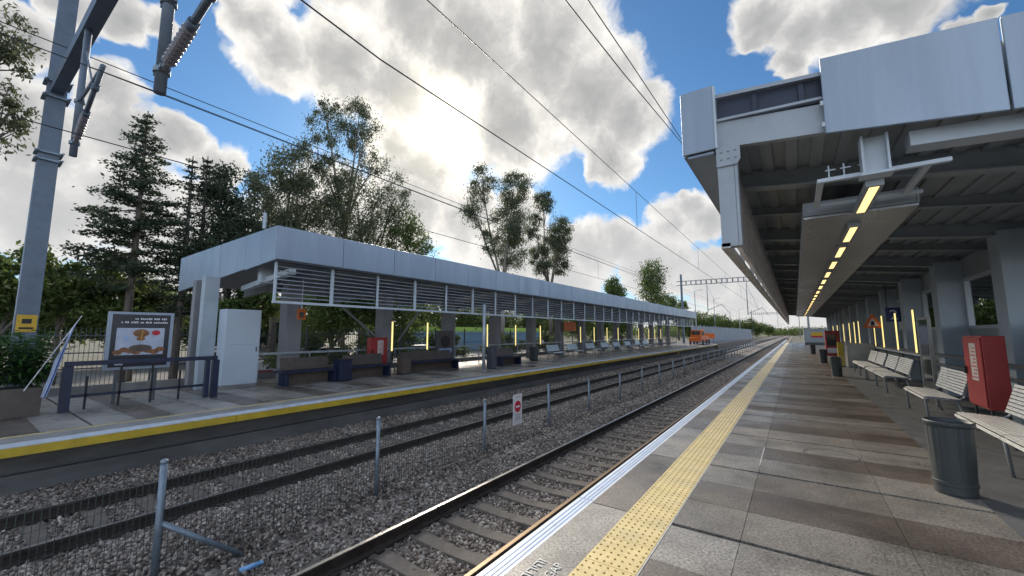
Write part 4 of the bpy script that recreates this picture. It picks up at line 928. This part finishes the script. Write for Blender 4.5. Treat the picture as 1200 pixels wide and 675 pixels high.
b = MB(); b.tube([(-11.8, 67.5, 1.1), (-11.8, 68.6, 2.1), (-11.8, 70.5, 1.2)], .12, 8); b.build('boom', 'orange', t)
t = thing('orange_barrier', (-12, 74, -.2), 'orange safety board behind the orange work machine', 'barrier', world=True)
b = MB(); b.box(-13.6, -10.9, 73.6, 73.65, .7, 1.5); b.build('board', 'orange', t)
for x in (-13.4, -11.2): b = MB(); b.box(x, x + .08, 73.66, 73.74, -.33, 1.5); b.build('leg', 'steel_dark', t)
b = MB(); b.box(-10.35, -10.25, 45.4, 45.45, -.66, -.40); tag(b.build('track_plate', 'signyellow'), 'small yellow and black plate below the edge of the far platform', 'sign')

# ------------------------------------------------------------------ overhead line
def gantry(y, x0, x1, zbeam, ztop, label, dev=True):
    t = thing('catenary_gantry', (x0, y, -.9), label, 'overhead line gantry', 'overhead line gantries')
    e = Vector((x0, y, -.9))
    def mk(b, name, m, smooth=False): return b.build(name, m, t, off=e, smooth=smooth)
    b = MB(); b.hexa([(x0 - .17, y - .2, -.9), (x0 + .17, y - .2, -.9), (x0 + .17, y + .2, -.9), (x0 - .17, y + .2, -.9), (x0 - .14, y - .17, ztop), (x0 + .14, y - .17, ztop), (x0 + .14, y + .17, ztop), (x0 - .14, y + .17, ztop)]); mk(b, 'mast', 'mast')
    if dev:
        for z in (zbeam - .3, zbeam + .12, 6.3, 6.1):
            b = MB(); b.box(x0 - .22, x0 + .24, y - .25, y + .25, z, z + .05); b.tube([(x0 + .23, y - .2, z + .03), (x0 + .34, y - .2, z + .03)], .025, 6); b.tube([(x0 + .23, y + .2, z + .03), (x0 + .34, y + .24, z + .03)], .025, 6)
            mk(b, 'clamp', 'galv')
        b = MB(); b.box(x0 + .172, x0 + .18, y - .17, y + .17, 1.62, 2.05); mk(b, 'warning_plate', 'signyellow')
        b = MB(); b.box(x0 + .1805, x0 + .184, y - .08, y + .08, 1.83, 1.95); b.box(x0 + .1805, x0 + .184, y - .12, y + .12, 1.69, 1.74); mk(b, 'warning_print', 'black')
        b = MB(); b.bar((x0 + .15, y, zbeam), (x1, y + .12, zbeam), .24, .30); mk(b, 'beam', 'mast')
    else:
        b = MB()
        for dz in (-.35, .35): b.bar((x0 - .8, y, zbeam + dz), (x1 + .6, y, zbeam + dz), .12, .12)
        n = 22
        for i in range(n + 1):
            x = x0 + (x1 - x0) * i / n; b.bar((x, y, zbeam - .35), (x, y, zbeam + .35), .18, .10)
        mk(b, 'beam', 'column_d')
        b = MB(); b.hexa([(x1 - .15, y - .15, -.9), (x1 + .15, y - .15, -.9), (x1 + .15, y + .15, -.9), (x1 - .15, y + .15, -.9), (x1 - .12, y - .12, ztop - 2), (x1 + .12, y - .12, ztop - 2), (x1 + .12, y + .12, ztop - 2), (x1 - .12, y + .12, ztop - 2)]); mk(b, 'mast', 'column_d')
    for (xd, xi, xw, zl) in ((-11.9, -9.8, -8.5, 5.2), (-6.05, -4.0, -3.4, 4.45)):
        b = MB(); b.tube([(xd, y, zbeam + .1), (xd, y, zl)], .06, 12)
        if dev: b.tube([(xd - .45, y + .02, zbeam + .1), (xd - .05, y + .02, zl + 1.1)], .045, 8)
        mk(b, 'drop_tube', 'mast', True)
        for z in (zl + .25, zl + 1.15): b = MB(); b.lathe([(.085, z), (.085, z + .06)], (xd, y, 0), 12); b.box(xd - .14, xd + .14, y - .05, y + .05, z + .01, z + .06); mk(b, 'clamp', 'galv')
        # ribbed insulator rising from the tube, then the steady arm
        a = Vector((xd + .1, y, zl + .28)); d = Vector((xi - xd, 0, .35 if dev and xd > -8 else .9)).normalized()
        pts = []; rs = []
        for i in range(19):
            pts.append(a + d * (.12 + .04 * i)); rs.append(.072 if i % 2 else .045)
        b = MB(); b.tube([a, a + d * .12], .04, 8); b.tube(pts, rs, 12); mk(b, 'insulator', 'ceramic')
        b = MB(); c = a + d * .84; e2 = Vector((xi, y, c.z + (xi - c.x) * d.z / d.x)); b.tube([c, e2], .04, 8); b.tube([e2, (xd, y, e2.z + .06) if (dev and xd < -8) else (xw, y + .05, 4.6)], .03, 8); b.tube([e2 - d * .5, e2 - d * .62], .06, 8); b.tube([c, c + d * .1], .06, 8)
        b.tube([(xd, y, zbeam - .6), c + (e2 - c) * .5], .018, 6)
        mk(b, 'steady_arm', 'mast', True)
    return t
gantry(1.27, -16, -1.0, 8.15, 12.5, 'grey catenary mast with yellow plate and hanging insulator tubes at the left', True)
g2 = gantry(75, -16.0, 1.7, 10.3, 11.9, 'brown lattice overhead line gantry spanning the tracks past the far canopy end', False)
copy_tree(g2, (-16, 215, -.9), 'farther, tiny lattice gantry near the horizon')
def wire_run(b, pts, r, n=5): b.tube(pts, r, n)
def catline(x, zc, zm, label, y0=1.4, stag=0.):
    t = thing('overhead_line', (x, y0, zc), label, 'overhead line', world=True)
    ys = [y0 + (400 - y0) * (i / 40) ** 1.6 for i in range(41)]
    cx_ = lambda y: x + stag * max(0, (14 - y) / 14)
    b = MB(); b.tube([(-3.4 if x > -5 and y < 2 else cx_(y), y, zc) for y in ys], .0085, 5); b.build('contact_wire', 'wire', t)
    ys2 = [-14 + i * 2 for i in range(60)] + [110 + 10 * i for i in range(30)]
    b = MB(); b.tube([(cx_(max(y, 0)), y, zm - .25 * math.sin(math.pi * min(1, abs(((y - 1.4) % 74) / 74))) * 1.0) for y in ys2], .0075, 5); b.build('messenger_wire', 'wire', t)
    yd = 11.2
    while yd < 130:
        zz_ = zm - .25 * math.sin(math.pi * (((yd - 1.4) % 74) / 74))
        b = MB(); b.tube([(cx_(yd), yd, zc), (cx_(yd), yd, zz_)], .006, 4); b.build('dropper', 'wire', t); yd += 9
catline(-3.5, 4.55, 5.75, 'overhead contact and carrier wires with droppers above the near track')
catline(-8.5, 4.52, 5.62, 'overhead contact and carrier wires above the far track by the yellow edge', 0.)
for pts, lb in (([(-2.35, -3, 5.9), (-2.35, 4.6, 6.25), (-2.35, 7, 6.48), (-2.35, 12.1, 7.1), (-2.35, 60, 9.5)], 'lower of the two steep wires that run above the near platform edge'), ([(-2.35, -3, 6.7), (-2.35, 5.5, 6.84), (-2.35, 7.6, 6.97), (-2.35, 12.1, 7.2), (-2.35, 60, 10.0)], 'upper of the two steep wires that run above the near platform edge')):
    b = MB(); b.tube(pts, .010, 5); tag(b.build('feeder_wire', 'wire'), lb, 'wire', 'wires')
for z, lb in ((8.72, 'upper of the two slack feeder wires behind the far canopy'), (8.45, 'lower of the two slack feeder wires behind the far canopy')):
    b = MB(); b.tube([(-14.5, y, z - .25 * math.sin(math.pi * min(1, max(0, y / 74)))) for y in range(-10, 120, 3)], .013, 5); tag(b.build('feeder_wire', 'wire'), lb, 'wire', 'wires')

# ------------------------------------------------------------------ behind the far platform
t = thing('boundary_fence', (-17, 0, -.9), 'dark mesh boundary fence behind the far platform', 'fence', world=True)
for i in range(34): b = MB(); b.box(-17.03, -16.97, -6 + 2.5 * i, -5.95 + 2.5 * i, -.95, 1.85); b.build('post', 'steel_dark', t)
b = MB(); y = -6
while y < 40: b.box(-17.006, -16.998, y, y + .012, -.6, 1.75); y += .1
for z in (-.5, .55, 1.0, 1.5): b.box(-17.0, -16.98, -6, 78, z, z + .035)
b.build('mesh_panel', 'steel_dark', t)
b = MB(); b.box(-16.75, -16.6, -8, 72, -.95, .1); tag(b.build('low_wall', 'concrete'), 'low concrete wall along the back of the far platform', 'wall')
t = thing('hoarding', (-40, 40, -.95), 'long pale blue hoarding with a lime green top band across the street', 'hoarding', world=True)
b = MB(); b.box(-40.1, -40, 28, 66, -.95, 1.75); b.build('panel', 'hoard', t); b = MB(); b.box(-40.12, -39.98, 28, 66, 1.755, 2.45); b.build('band', 'lime', t)
b = MB()
for i in range(19): b = MB(); b.box(-39.99, -39.95, 28 + 2 * i, 28.06 + 2 * i, -.95, 1.75); b.build('post', 'steel_paint', t)
# red and white kerb stones
t = thing('painted_kerb', (-24, 5, -.95), 'kerb painted in red and white blocks along the street', 'kerb', world=True)
b = MB()
for i in range(40): b.cur = i % 2; b.box(-24.2, -23.9, -6 + i * 1.0, -5.02 + i * 1.0, -.95, -.75)
b.build('stones', ['signwhite', 'red'], t)
def car(loc, rz, paint, label):
    t = thing('parked_car', loc, label, 'car', 'parked cars', rz)
    b = MB()
    st = [(-2.1, .30, .72, .70), (-1.95, .25, .85, .80), (-1.0, .22, .95, .86), (.9, .22, .95, .87), (1.7, .24, .82, .84), (2.1, .3, .65, .72)]
    vs = []; fs = []
    for x, z0, z1, h in st: vs += [(x, -h, z0), (x, -h, z1 - .12), (x, -h + .1, z1), (x, h - .1, z1), (x, h, z1 - .12), (x, h, z0)]
    for i in range(5):
        for k in range(6): fs.append((i * 6 + k, i * 6 + (k + 1) % 6, (i + 1) * 6 + (k + 1) % 6, (i + 1) * 6 + k))
    fs += [(5, 4, 3, 2, 1, 0), tuple(30 + k for k in range(6))]
    b.add(vs, fs); b.build('body', paint, t, bevel=.03)
    b = MB(); b.hexa([(-1.9, -.74, .9), (.95, -.74, .9), (.95, .74, .9), (-1.9, .74, .9), (-1.45, -.58, 1.45), (.2, -.58, 1.45), (.2, .58, 1.45), (-1.45, .58, 1.45)]); b.build('cabin', 'glassdark', t, bevel=.03)
    b = MB(); b.box(-1.42, .17, -.57, .57, 1.452, 1.49); b.build('roof', paint, t, bevel=.015)
    for x in (-1.3, 1.3):
        for s in (-1, 1): b = MB(); b.tube([(x, s * .68, .31), (x, s * .87, .31)], .31, 18); wh = b.build('wheel', 'black', t); b = MB(); b.tube([(x, s * .86, .31), (x, s * .885, .31)], .2, 14); b.build('rim', 'galv', wh)
    for s in (-1, 1):
        b = MB(); b.box(2.0, 2.09, s * .6 - .12, s * .6 + .12, .52, .62); b.build('headlight', 'signwhite', t); b = MB(); b.box(-2.09, -2.0, s * .6 - .12, s * .6 + .12, .6, .74); b.build('tail_light', 'red', t)
    return t
car((-27, 10.6, -.95), 1.4, 'carwhite', 'white car parked in the street behind the white cabinet')
car((-27, 25, -.95), 1.5, 'carwhite', 'white car parked in the street behind the slim round post')
car((-28, 17, -.95), 1.6, 'cardark', 'dark car parked in the street behind the far red cabinet')
t = thing('plastic_barrier', (-20, 9, -.95), 'red and white plastic road barriers standing behind the white cabinet', 'barrier', world=True)
b = MB(); b.extr([(-20.25, -.95), (-19.75, -.95), (-19.9, -.1), (-20.1, -.1)], 'y', 8, 9.1); b.build('section', 'red', t); b = MB(); b.extr([(-20.25, -.95), (-19.75, -.95), (-19.9, -.1), (-20.1, -.1)], 'y', 9.15, 10.2); b.build('section', 'signwhite', t)
def house(loc, w, d, h, label):
    t = thing('small_building', loc, label, 'building')
    b = MB(); b.box(-w / 2, w / 2, -d / 2, d / 2, 0, h); b.build('wall', 'roofw', t); b = MB(); b.hexa([(-w / 2 - .3, -d / 2 - .3, h), (w / 2 + .3, -d / 2 - .3, h), (w / 2 + .3, d / 2 + .3, h), (-w / 2 - .3, d / 2 + .3, h), (-.2, -d / 2 - .3, h + 1.4), (.2, -d / 2 - .3, h + 1.4), (.2, d / 2 + .3, h + 1.4), (-.2, d / 2 + .3, h + 1.4)]); b.build('roof', 'barrierg', t)
    for y in (-d / 4, d / 4): b = MB(); b.box(w / 2 + .005, w / 2 + .04, y - .6, y + .6, 1.0, 2.2); b.build('window', 'glassdark', t)
house((-46, 20, -.95), 7, 8, 3.4, 'pale house with grey roof behind the hoarding and trees')
house((-50, 62, -.95), 7, 10, 3.6, 'pale building with grey roof farther along behind the hoarding')
t = thing('noise_barrier', (-15.5, 130, -.95), 'grey panelled barrier wall beyond the end of the far platform', 'barrier wall', world=True)
b = MB()
for i in range(30): b.box(-15.6, -15.45, 80 + i * 4, 83.9 + i * 4, -.95, 2.9)
b.build('panel', 'barrierg', t)
for i in range(31): b = MB(); b.box(-15.64, -15.40, 79.9 + i * 4, 80 + i * 4, -.95, 3.1); b.build('post', 'steel_paint', t)
def street_lamp(loc, h, label, rz=0.):
    t = thing('street_lamp', loc, label, 'street lamp', 'distant lamp posts', rz)
    b = MB(); b.tube([(0, 0, 0), (0, 0, h)], [.14, .07], 8); b.build('pole', 'steel_paint', t); b = MB(); b.tube([(0, 0, h - .3), (.3, 0, h), (1.4, 0, h + .15)], .045, 6); b.build('arm', 'steel_paint', t); b = MB(); b.box(1.2, 1.8, -.12, .12, h + .08, h + .2); b.build('head', 'steel_paint', t, bevel=.02)
    return t
p0 = street_lamp((-20, 108, -.95), 13, 'tall lamp post just right of the far canopy end'); copy_tree(p0, (-20, 137, -.95), 'lamp post standing among the distant trees past the orange machine'); copy_tree(p0, (-20, 205, -.95), 'dark lamp post at the end of the grey barrier wall')

# ------------------------------------------------------------------ trees
def leaf_quads(C, size, droop, aspect, rs):
    n = len(C); a = rs.uniform(0, 2 * math.pi, n); el = rs.normal(-droop, .5, n)
    d = np.stack([np.cos(a) * np.cos(el), np.sin(a) * np.cos(el), np.sin(el)], 1); r = rs.normal(size=(n, 3)); sd = np.cross(d, r); sd /= np.linalg.norm(sd, axis=1)[:, None] + 1e-9
    l = size * rs.uniform(.6, 1.4, n)[:, None]
    V = np.stack([C - d * l * .5, C + sd * l * aspect * .5, C + d * l * .5, C - sd * l * aspect * .5], 1).reshape(-1, 3)
    return V, np.arange(4 * n).reshape(n, 4)
def tree(name, base, blobs, label, cat, leaf, bark, n=9000, size=.28, droop=.9, aspect=.4, tr=.22, group='trees behind the far platform', clump=.25, xs_=.8, seed=1, limbs=True, core=.35):
    """blobs: (x, y, z, rh, rv) crown masses"""
    rs = np.random.RandomState(seed); t = thing(name, base, label, cat, group)
    B = np.array(base); tot = sum(b[3] * b[3] * b[4] for b in blobs); CC = []; tips = []
    for bx, by, bz, rh, rv in blobs:
        k = max(6, int(20 * (rh * rh * rv / 4) ** .5)); k = min(k, 50)
        u = rs.normal(size=(k, 3)); u /= np.linalg.norm(u, axis=1)[:, None]; rad = rs.uniform(core, 1.0, k) ** .6
        cl = u * rad[:, None] * np.array([rh, rh, rv]) + np.array([bx, by, bz])
        m = max(20, int(n * rh * rh * rv / tot / k)); m = min(m, 500)
        cs = clump * min(rh, rv) * rs.uniform(.55, 1.35, k)
        pts = cl[:, None, :] + rs.normal(size=(k, m, 3)) * cs[:, None, None] * np.array([1, 1, .8]); CC.append(pts.reshape(-1, 3)); tips.append((np.array([bx, by, bz]), cl))
    C = np.concatenate(CC); V, F = leaf_quads(C, size, droop, aspect, rs)
    # colour varies by clump and by leaf
    rn = np.clip(np.repeat(rs.beta(2, 2, len(C)), 4), 0, 1)
    np_mesh('crown', V - B, F, rn, leaf, t)
    b = MB(); top = max(x[2] + x[4] * .5 for x in blobs); cx = sum(x[0] * x[3] for x in blobs) / sum(x[3] for x in blobs); cy = sum(x[1] * x[3] for x in blobs) / sum(x[3] for x in blobs)
    low = min(x[2] - x[4] for x in blobs); fork = base[2] + max(.8, (low - base[2]) * .8)
    P0 = Vector(base); P1 = Vector((base[0] + (cx - base[0]) * .3, base[1] + (cy - base[1]) * .3, fork))
    b.tube([P0, P0.lerp(P1, .5) + Vector((.1, .05, 0)), P1], [tr * 1.25, tr, tr * .85], 9)
    if limbs:
        for c, cl in tips:
            c = Vector(c); m1 = P1.lerp(c, .5) + Vector((rs.normal(0, .2), rs.normal(0, .2), .3 * abs(c.z - P1.z) * .2))
            b.tube([P1, m1, c], [tr * .6, tr * .36, tr * .16], 6)
            for q in cl[:8]: b.tube([m1.lerp(c, rs.uniform(.3, 1)), Vector(q)], [tr * .16, tr * .05], 4, False)
    b.build('trunk', bark, t, off=base, smooth=True)
    return t
def blobs_at(x, bs, sp=1.5, seed=0, k=1.12):
    rs = np.random.RandomState(seed); out = []
    for y, z, ry, rz in bs:
        rh = ry * abs(x) / math.hypot(x, y) * k; out.append((x + rs.uniform(-sp, sp), y, z, rh, rz * k))
    return out
GZ = -.95
GUM1 = [(17.3, 19.4, 1.63, 1.93), (19.7, 19.7, 1.84, 2.35), (21.5, 19.3, 1.45, 1.79), (16.7, 16.2, 1.57, 1.58), (22.5, 17.2, 1.5, 1.15), (18.7, 15.4, 2.04, 1.64)]
GUM1L = [(15.1, 14.6, 1.69, 1.64), (13.9, 12.8, 1.46, 1.83), (12.8, 10.8, 1.25, 1.76), (16.2, 12.1, 2.06, 2.21), (14.4, 9.6, 2.16, 1.82), (13.5, 7.5, 1.8, 1.6)]
GUM1M = [(19.6, 12.7, 2.28, 2.57), (23.1, 14.0, 1.53, 2.13), (18.6, 9.8, 2.76, 1.74), (22.3, 10.6, 2.2, 1.75), (20.5, 7.5, 2.4, 1.6)]
tree('gum_tree', (-31, 19.4, GZ), blobs_at(-31, GUM1, 1.2, 1, 1.02), 'tallest airy gum tree rising against the cloud left of the sun glow', 'tree', 'gum', 'barkpale', 15000, .20, .9, .36, .24, seed=1, clump=.22, core=.5)
tree('gum_tree', (-32, 14.3, GZ), blobs_at(-31.5, GUM1L, 1.5, 2), 'dense rounded gum tree directly behind the near corner of the far canopy', 'tree', 'gum', 'bark', 24000, .21, .7, .42, .26, seed=2)
tree('gum_tree', (-30, 20.5, GZ), blobs_at(-30, GUM1M, 1.2, 3), 'dense lower gum tree below and right of the tallest airy gum', 'tree', 'gum', 'bark', 21000, .21, .7, .40, .24, seed=3)
tree('small_tree', (-30, 25.0, GZ), blobs_at(-30, [(24.4, 11.3, 1.61, 1.65), (26.3, 10.6, 1.96, 1.54), (23.0, 9.8, 1.31, 1.11), (25, 8.4, 1.8, 1.3)], .8, 4), 'small thin yellowish tree right of the big gum group above the canopy', 'tree', 'bush', 'bark', 6000, .26, .7, .36, .14, seed=4)
tree('gum_tree', (-30, 40.5, GZ), blobs_at(-30, [(37.2, 19.9, 2.68, 2.17), (41.8, 20.1, 3.49, 2.33), (36.0, 16.3, 2.23, 2.31), (40.8, 15.9, 3.75, 2.94), (44.8, 22.3, 2.14, 1.73), (42.7, 12.3, 3.55, 2.53), (37.7, 12.5, 2.34, 2.12)], 1.2, 5, .98), 'tall open gum tree standing alone above the middle of the far canopy', 'tree', 'gum', 'barkpale', 24000, .26, .9, .36, .28, seed=5)
tree('gum_tree', (-31, 54.5, GZ), blobs_at(-31, [(51.0, 21.1, 3.02, 2.16), (50.4, 17.6, 2.45, 2.38), (56.2, 17.4, 4.59, 2.85), (59.7, 14.5, 3.73, 3.23), (53.4, 12.8, 3.7, 2.97)], 1.2, 6, .98), 'narrow gum tree close right of the open gum above the canopy', 'tree', 'gum', 'bark', 22000, .28, .9, .4, .28, seed=6)
tree('round_tree', (-33, 88.6, GZ), blobs_at(-33, [(88.6, 11.7, 5.98, 1.99), (87, 9.0, 5, 2.4)], .8, 7), 'small round tree top peeping over the far part of the canopy roof', 'tree', 'bush', 'bark', 5000, .42, .6, .45, .25, seed=7)
tree('tall_tree', (-33, 115, GZ), blobs_at(-33, [(116.0, 18.1, 11.92, 3.26), (113.6, 12.3, 9.79, 3.4), (123.9, 11.8, 9.42, 2.6), (116, 15, 8, 3)], .8, 8), 'tall bushy tree left of the far lattice gantry', 'tree', 'bush', 'bark', 9000, .5, .6, .45, .35, seed=8)
tree('round_tree', (-33, 147, GZ), blobs_at(-33, [(140.3, 11.2, 9.28, 2.02), (155.2, 10.9, 8.27, 2.2), (147, 8, 9, 2.5)], .8, 9), 'low round tree right behind the mast of the far lattice gantry', 'tree', 'bush', 'bark', 6000, .55, .6, .45, .3, seed=9)
tree('gum_tree', (-19.6, -1.6, GZ), blobs_at(-19, [(0.45, 10.2, 0.5, 0.95), (0.8, 8.8, 0.42, 1.0), (0.6, 7.5, 0.43, 0.65), (0.2, 8.8, 0.6, 1.7), (-0.3, 9.9, 0.85, 1.5), (-1.2, 9.2, 1.2, 1.8)], .6, 10), 'dark leafy gum branch reaching in at the upper left corner', 'tree', 'gum', 'bark', 12000, .15, .8, .36, .18, seed=10)
tree('dense_tree', (-27, 9.6, GZ), blobs_at(-27, [(8.9, 10.3, 1.1, 1.12), (9.6, 9.0, 1.23, 1.45), (9.9, 7.2, 1.5, 1.5), (9.2, 5.6, 1.6, 1.2), (10.6, 5.2, 1.3, 1.2)], 1, 11), 'dense dark evergreen left of the canopy corner, right of the twin spires', 'tree', 'dark', 'bark', 15000, .22, .5, .45, .22, seed=11)
for bb, nm, lb, sd in (([(2.7, 4.6, 1.08, 0.92), (4.2, 4.5, 1.04, 0.98), (3.7, 3.3, 1.46, 0.86)], (-30, 3.4, GZ), 'mid green bushy tree below the conifer and beside the mast', 21), ([(1.7, 4.0, 0.75, 0.88), (2.1, 2.8, 1.02, 0.72), (.8, 3.6, .9, .9)], (-28, 1.5, GZ), 'mid green bushy tree behind the mast at the left edge', 22), ([(5.6, 3.4, 1.3, 1.1), (6.8, 2.6, 1.3, 1.0), (5.0, 2.2, 1.2, .8)], (-29, 6, GZ), 'green shrub behind the advertising board', 26)):
    tree('bushy_tree', nm, blobs_at(nm[0], bb, 1, sd), lb, 'tree', 'bush', 'bark', 9000, .24, .4, .5, .14, seed=sd)
for bb, nm, lb, sd in (([(10.2, 3.2, 1.5, 1.0), (8.9, 2.4, 1.2, 1.0)], (-26, 9.9, GZ), 'green shrub seen under the canopy just right of the white cabinet', 23), ([(13.8, 2.7, 1.92, 1.44), (16.2, 3.4, 1.7, 1.68), (14.8, 4.6, 1.6, 1.2)], (-25, 14.8, GZ), 'bushy tree seen under the canopy left of the far red cabinet', 24), ([(19.0, 2.6, 2.29, 1.93), (22.3, 2.6, 2.17, 1.97), (20.5, 4.6, 2.0, 1.4)], (-26, 20.4, GZ), 'bushy tree seen under the canopy right of the far red cabinet', 25)):
    tree('bushy_tree', nm, blobs_at(nm[0], bb, 1, sd), lb, 'tree', 'bush', 'bark', 9000, .24, .4, .5, .2, seed=sd)
bt = tree('bushy_tree', (-43, 40, GZ), [(-43, 38.5, 4.3, 2.6, 1.9), (-43.5, 41.5, 4.8, 2.8, 2.1), (-42.5, 40, 3.0, 3.0, 1.8)], 'first bushy tree behind the blue hoarding of the far street', 'tree', 'bush', 'bark', 7000, .36, .4, .5, .25, seed=30)
for i, (x, y) in enumerate([(-44, 31), (-43, 49), (-44, 58), (-43, 68), (-44, 79), (-43, 92), (-36, 75), (-37, 88), (-38, 105)]):
    copy_tree(bt, (x, y, GZ), '%s bushy tree seen under the far canopy, behind the hoarding' % ['second', 'third', 'fourth', 'fifth', 'sixth', 'seventh', 'eighth', 'ninth', 'tenth'][i], rz=i * 1.3)
for i, (x, y) in enumerate([(-41, -2), (-42, 3.5), (-40, 8.5), (-42, 13.5), (-41, 18.5), (-42, 24)]):
    c = copy_tree(bt, (x, y, GZ), '%s of the bushy trees across the street behind the boundary fence, counted from the left' % ORD[i], rz=.7 + i * 1.7); c.scale = (1.1, 1.1, .62 + .1 * (i % 3))
sh = tree('shrub', (-21, 11, GZ), [(-21, 10.4, .25, .9, .75), (-21.2, 11.6, .45, 1.0, .8), (-20.8, 11, 1.1, .7, .6)], 'first green shrub behind the fence of the far platform, counted from the left', 'shrub', 'bush', 'bark', 4200, .15, .4, .5, .06, group='shrubs behind the far platform', seed=61)
for i, (x, y) in enumerate([(-20.5, 14.2), (-22, 17.5), (-21, 20.6), (-23, 24), (-21, 27.5), (-22, 31.5), (-21, 35.5), (-22.5, 40), (-21, 45), (-22, 50.5), (-21, 56), (-22, 62)]):
    copy_tree(sh, (x, y, GZ), '%s green shrub behind the fence of the far platform, counted from the left' % ORD[i + 1], rz=i * 1.9)
# trees beyond the canopy end and at the right behind the near platform
far = [(-22, 165), (-26, 190), (-20, 215), (-24, 245), (-19, 280), (-22, 320), (-17, 370), (-30, 150), (-33, 205)]
ft = tree('distant_tree', (-24, 140, GZ), [(-24, 140, 4.6, 3.6, 3.2), (-25.5, 143, 5.8, 2.8, 2.6), (-22.5, 138, 4.2, 2.8, 2.4), (-24, 140, 2.2, 3.4, 2.0)], 'nearest tree beyond the grey barrier wall', 'tree', 'bush', 'bark', 7000, .5, .4, .5, .3, group='distant trees down the line', seed=31)
for i, (x, y) in enumerate(far): copy_tree(ft, (x, y, GZ), '%s tree of the far row beyond the grey barrier, counted away from the camera' % ORD[i + 1], rz=i * 2.1, group='distant trees down the line')
rt = tree('shade_tree', (8, 17, -.6), [(8, 15.5, 2.6, 1.6, 1.5), (8.3, 18, 3.4, 1.9, 1.7), (7.6, 20, 2.2, 1.5, 1.2)], 'dark tree seen through the first rear window above the red cabinet', 'tree', 'bush', 'bark', 9000, .2, .5, .45, .2, group='trees behind the near platform', seed=32)
for i, y in enumerate((25, 33, 42, 52)): copy_tree(rt, (8.5, y, -.6), 'dark tree seen through the %s rear window of the near platform' % ORD[i + 1], rz=i * 1.7, group='trees behind the near platform')

def conifer(base, H, crown0, rad, label, seed, n_wh=26, gaps=.0, top_pow=.9, leaf='dark', m=150, sz=.2):
    rs = np.random.RandomState(seed); t = thing('conifer_tree', base, label, 'tree', 'trees behind the far platform'); C = []; b = MB()
    b.tube([(0, 0, 0), (.03, .05, H * .5), (0, .0, H)], [.2, .13, .025], 8)
    for w in range(n_wh):
        z = crown0 + (H - crown0) * (w / n_wh) ** .95; f = 1 - (z - crown0) / (H - crown0)
        R0 = rad * (f ** top_pow) * rs.uniform(.75, 1.1) + .12
        nb = 5 + int(2 * f)
        a0 = rs.uniform(0, 6.28)
        for k in range(nb):
            if rs.rand() < gaps: continue
            a = a0 + 6.28 * k / nb + rs.normal(0, .25); L_ = R0 * rs.uniform(.45, 1.2)
            p0 = np.array([0, 0, z + rs.normal(0, .22 * f)]); tip = p0 + np.array([math.cos(a) * L_, math.sin(a) * L_, L_ * rs.uniform(-.22, .25)])
            b.tube([p0, (p0 + tip) / 2 + np.array([0, 0, -.03 * L_]), tip], [.035 + .012 * L_, .02, .006], 4, False)
            q = max(2, int(L_ * 4.5))
            for j in range(q):
                u = (j + 1) / q
                if u < .28: continue
                c = p0 + (tip - p0) * u; w_ = (.09 + .15 * L_ * (1 - abs(u - .62)) * .6) * rs.uniform(.6, 1.3)
                C.append(c + rs.normal(size=(max(6, int(m * w_)), 3)) * np.array([w_, w_, w_ * .38]))
    C = np.concatenate(C); V, F = leaf_quads(C, sz, .0, .42, rs)
    np_mesh('crown', V, F, np.repeat(rs.beta(2, 2, len(C)), 4), leaf, t); b.build('trunk', 'bark', t, smooth=True)
conifer((-27, 5.3, GZ), 14.1, 5.2, 2.7, 'tall open conifer with layered branches against the cloud at left', 41, 25, .14, m=170, sz=.18)
conifer((-27, 7.35, GZ), 12.4, 3.6, 1.7, 'left one of two slender dark conifer spires beside the layered conifer', 42, 26, .15, top_pow=1.25, m=90, sz=.16)
conifer((-27.4, 8.15, GZ), 12.8, 3.6, 1.7, 'right one of two slender dark conifer spires beside the layered conifer', 43, 26, .15, top_pow=1.25, m=90, sz=.16)
# a far wood closes the horizon
def far_wood():
    rs = np.random.RandomState(50); C = []
    for i in range(620):
        s = rs.rand()
        if s < .62: x = rs.uniform(-260, -36); y = rs.uniform(170, 420)
        else: x = rs.uniform(-24, 60); y = rs.uniform(440, 560)
        h = rs.uniform(4.0, 8.5) if y < 430 else rs.uniform(4, 8); r = rs.uniform(2, 4.5)
        C.append(np.array([x, y, GZ + h * .55]) + rs.normal(size=(90, 3)) * np.array([r, r, h * .24]))
    C = np.concatenate(C); V, F = leaf_quads(C, 1.3, .3, .6, rs)
    o = np_mesh('far_wood', V, F, np.repeat(rs.beta(2, 2, len(C)), 4), 'bush'); tag(o, 'far line of trees along the horizon beyond the tracks', 'wood', kind='stuff')
far_wood()

for o in list(bpy.data.objects):
    if '_loc' in o.keys(): del o['_loc']
vs_ = S.view_settings; S.display_settings.display_device = 'sRGB'; vs_.view_transform = 'Standard'; vs_.look = 'None'; vs_.exposure = .5; vs_.gamma = 1; vs_.use_curve_mapping = False
S.render.engine = 'CYCLES'
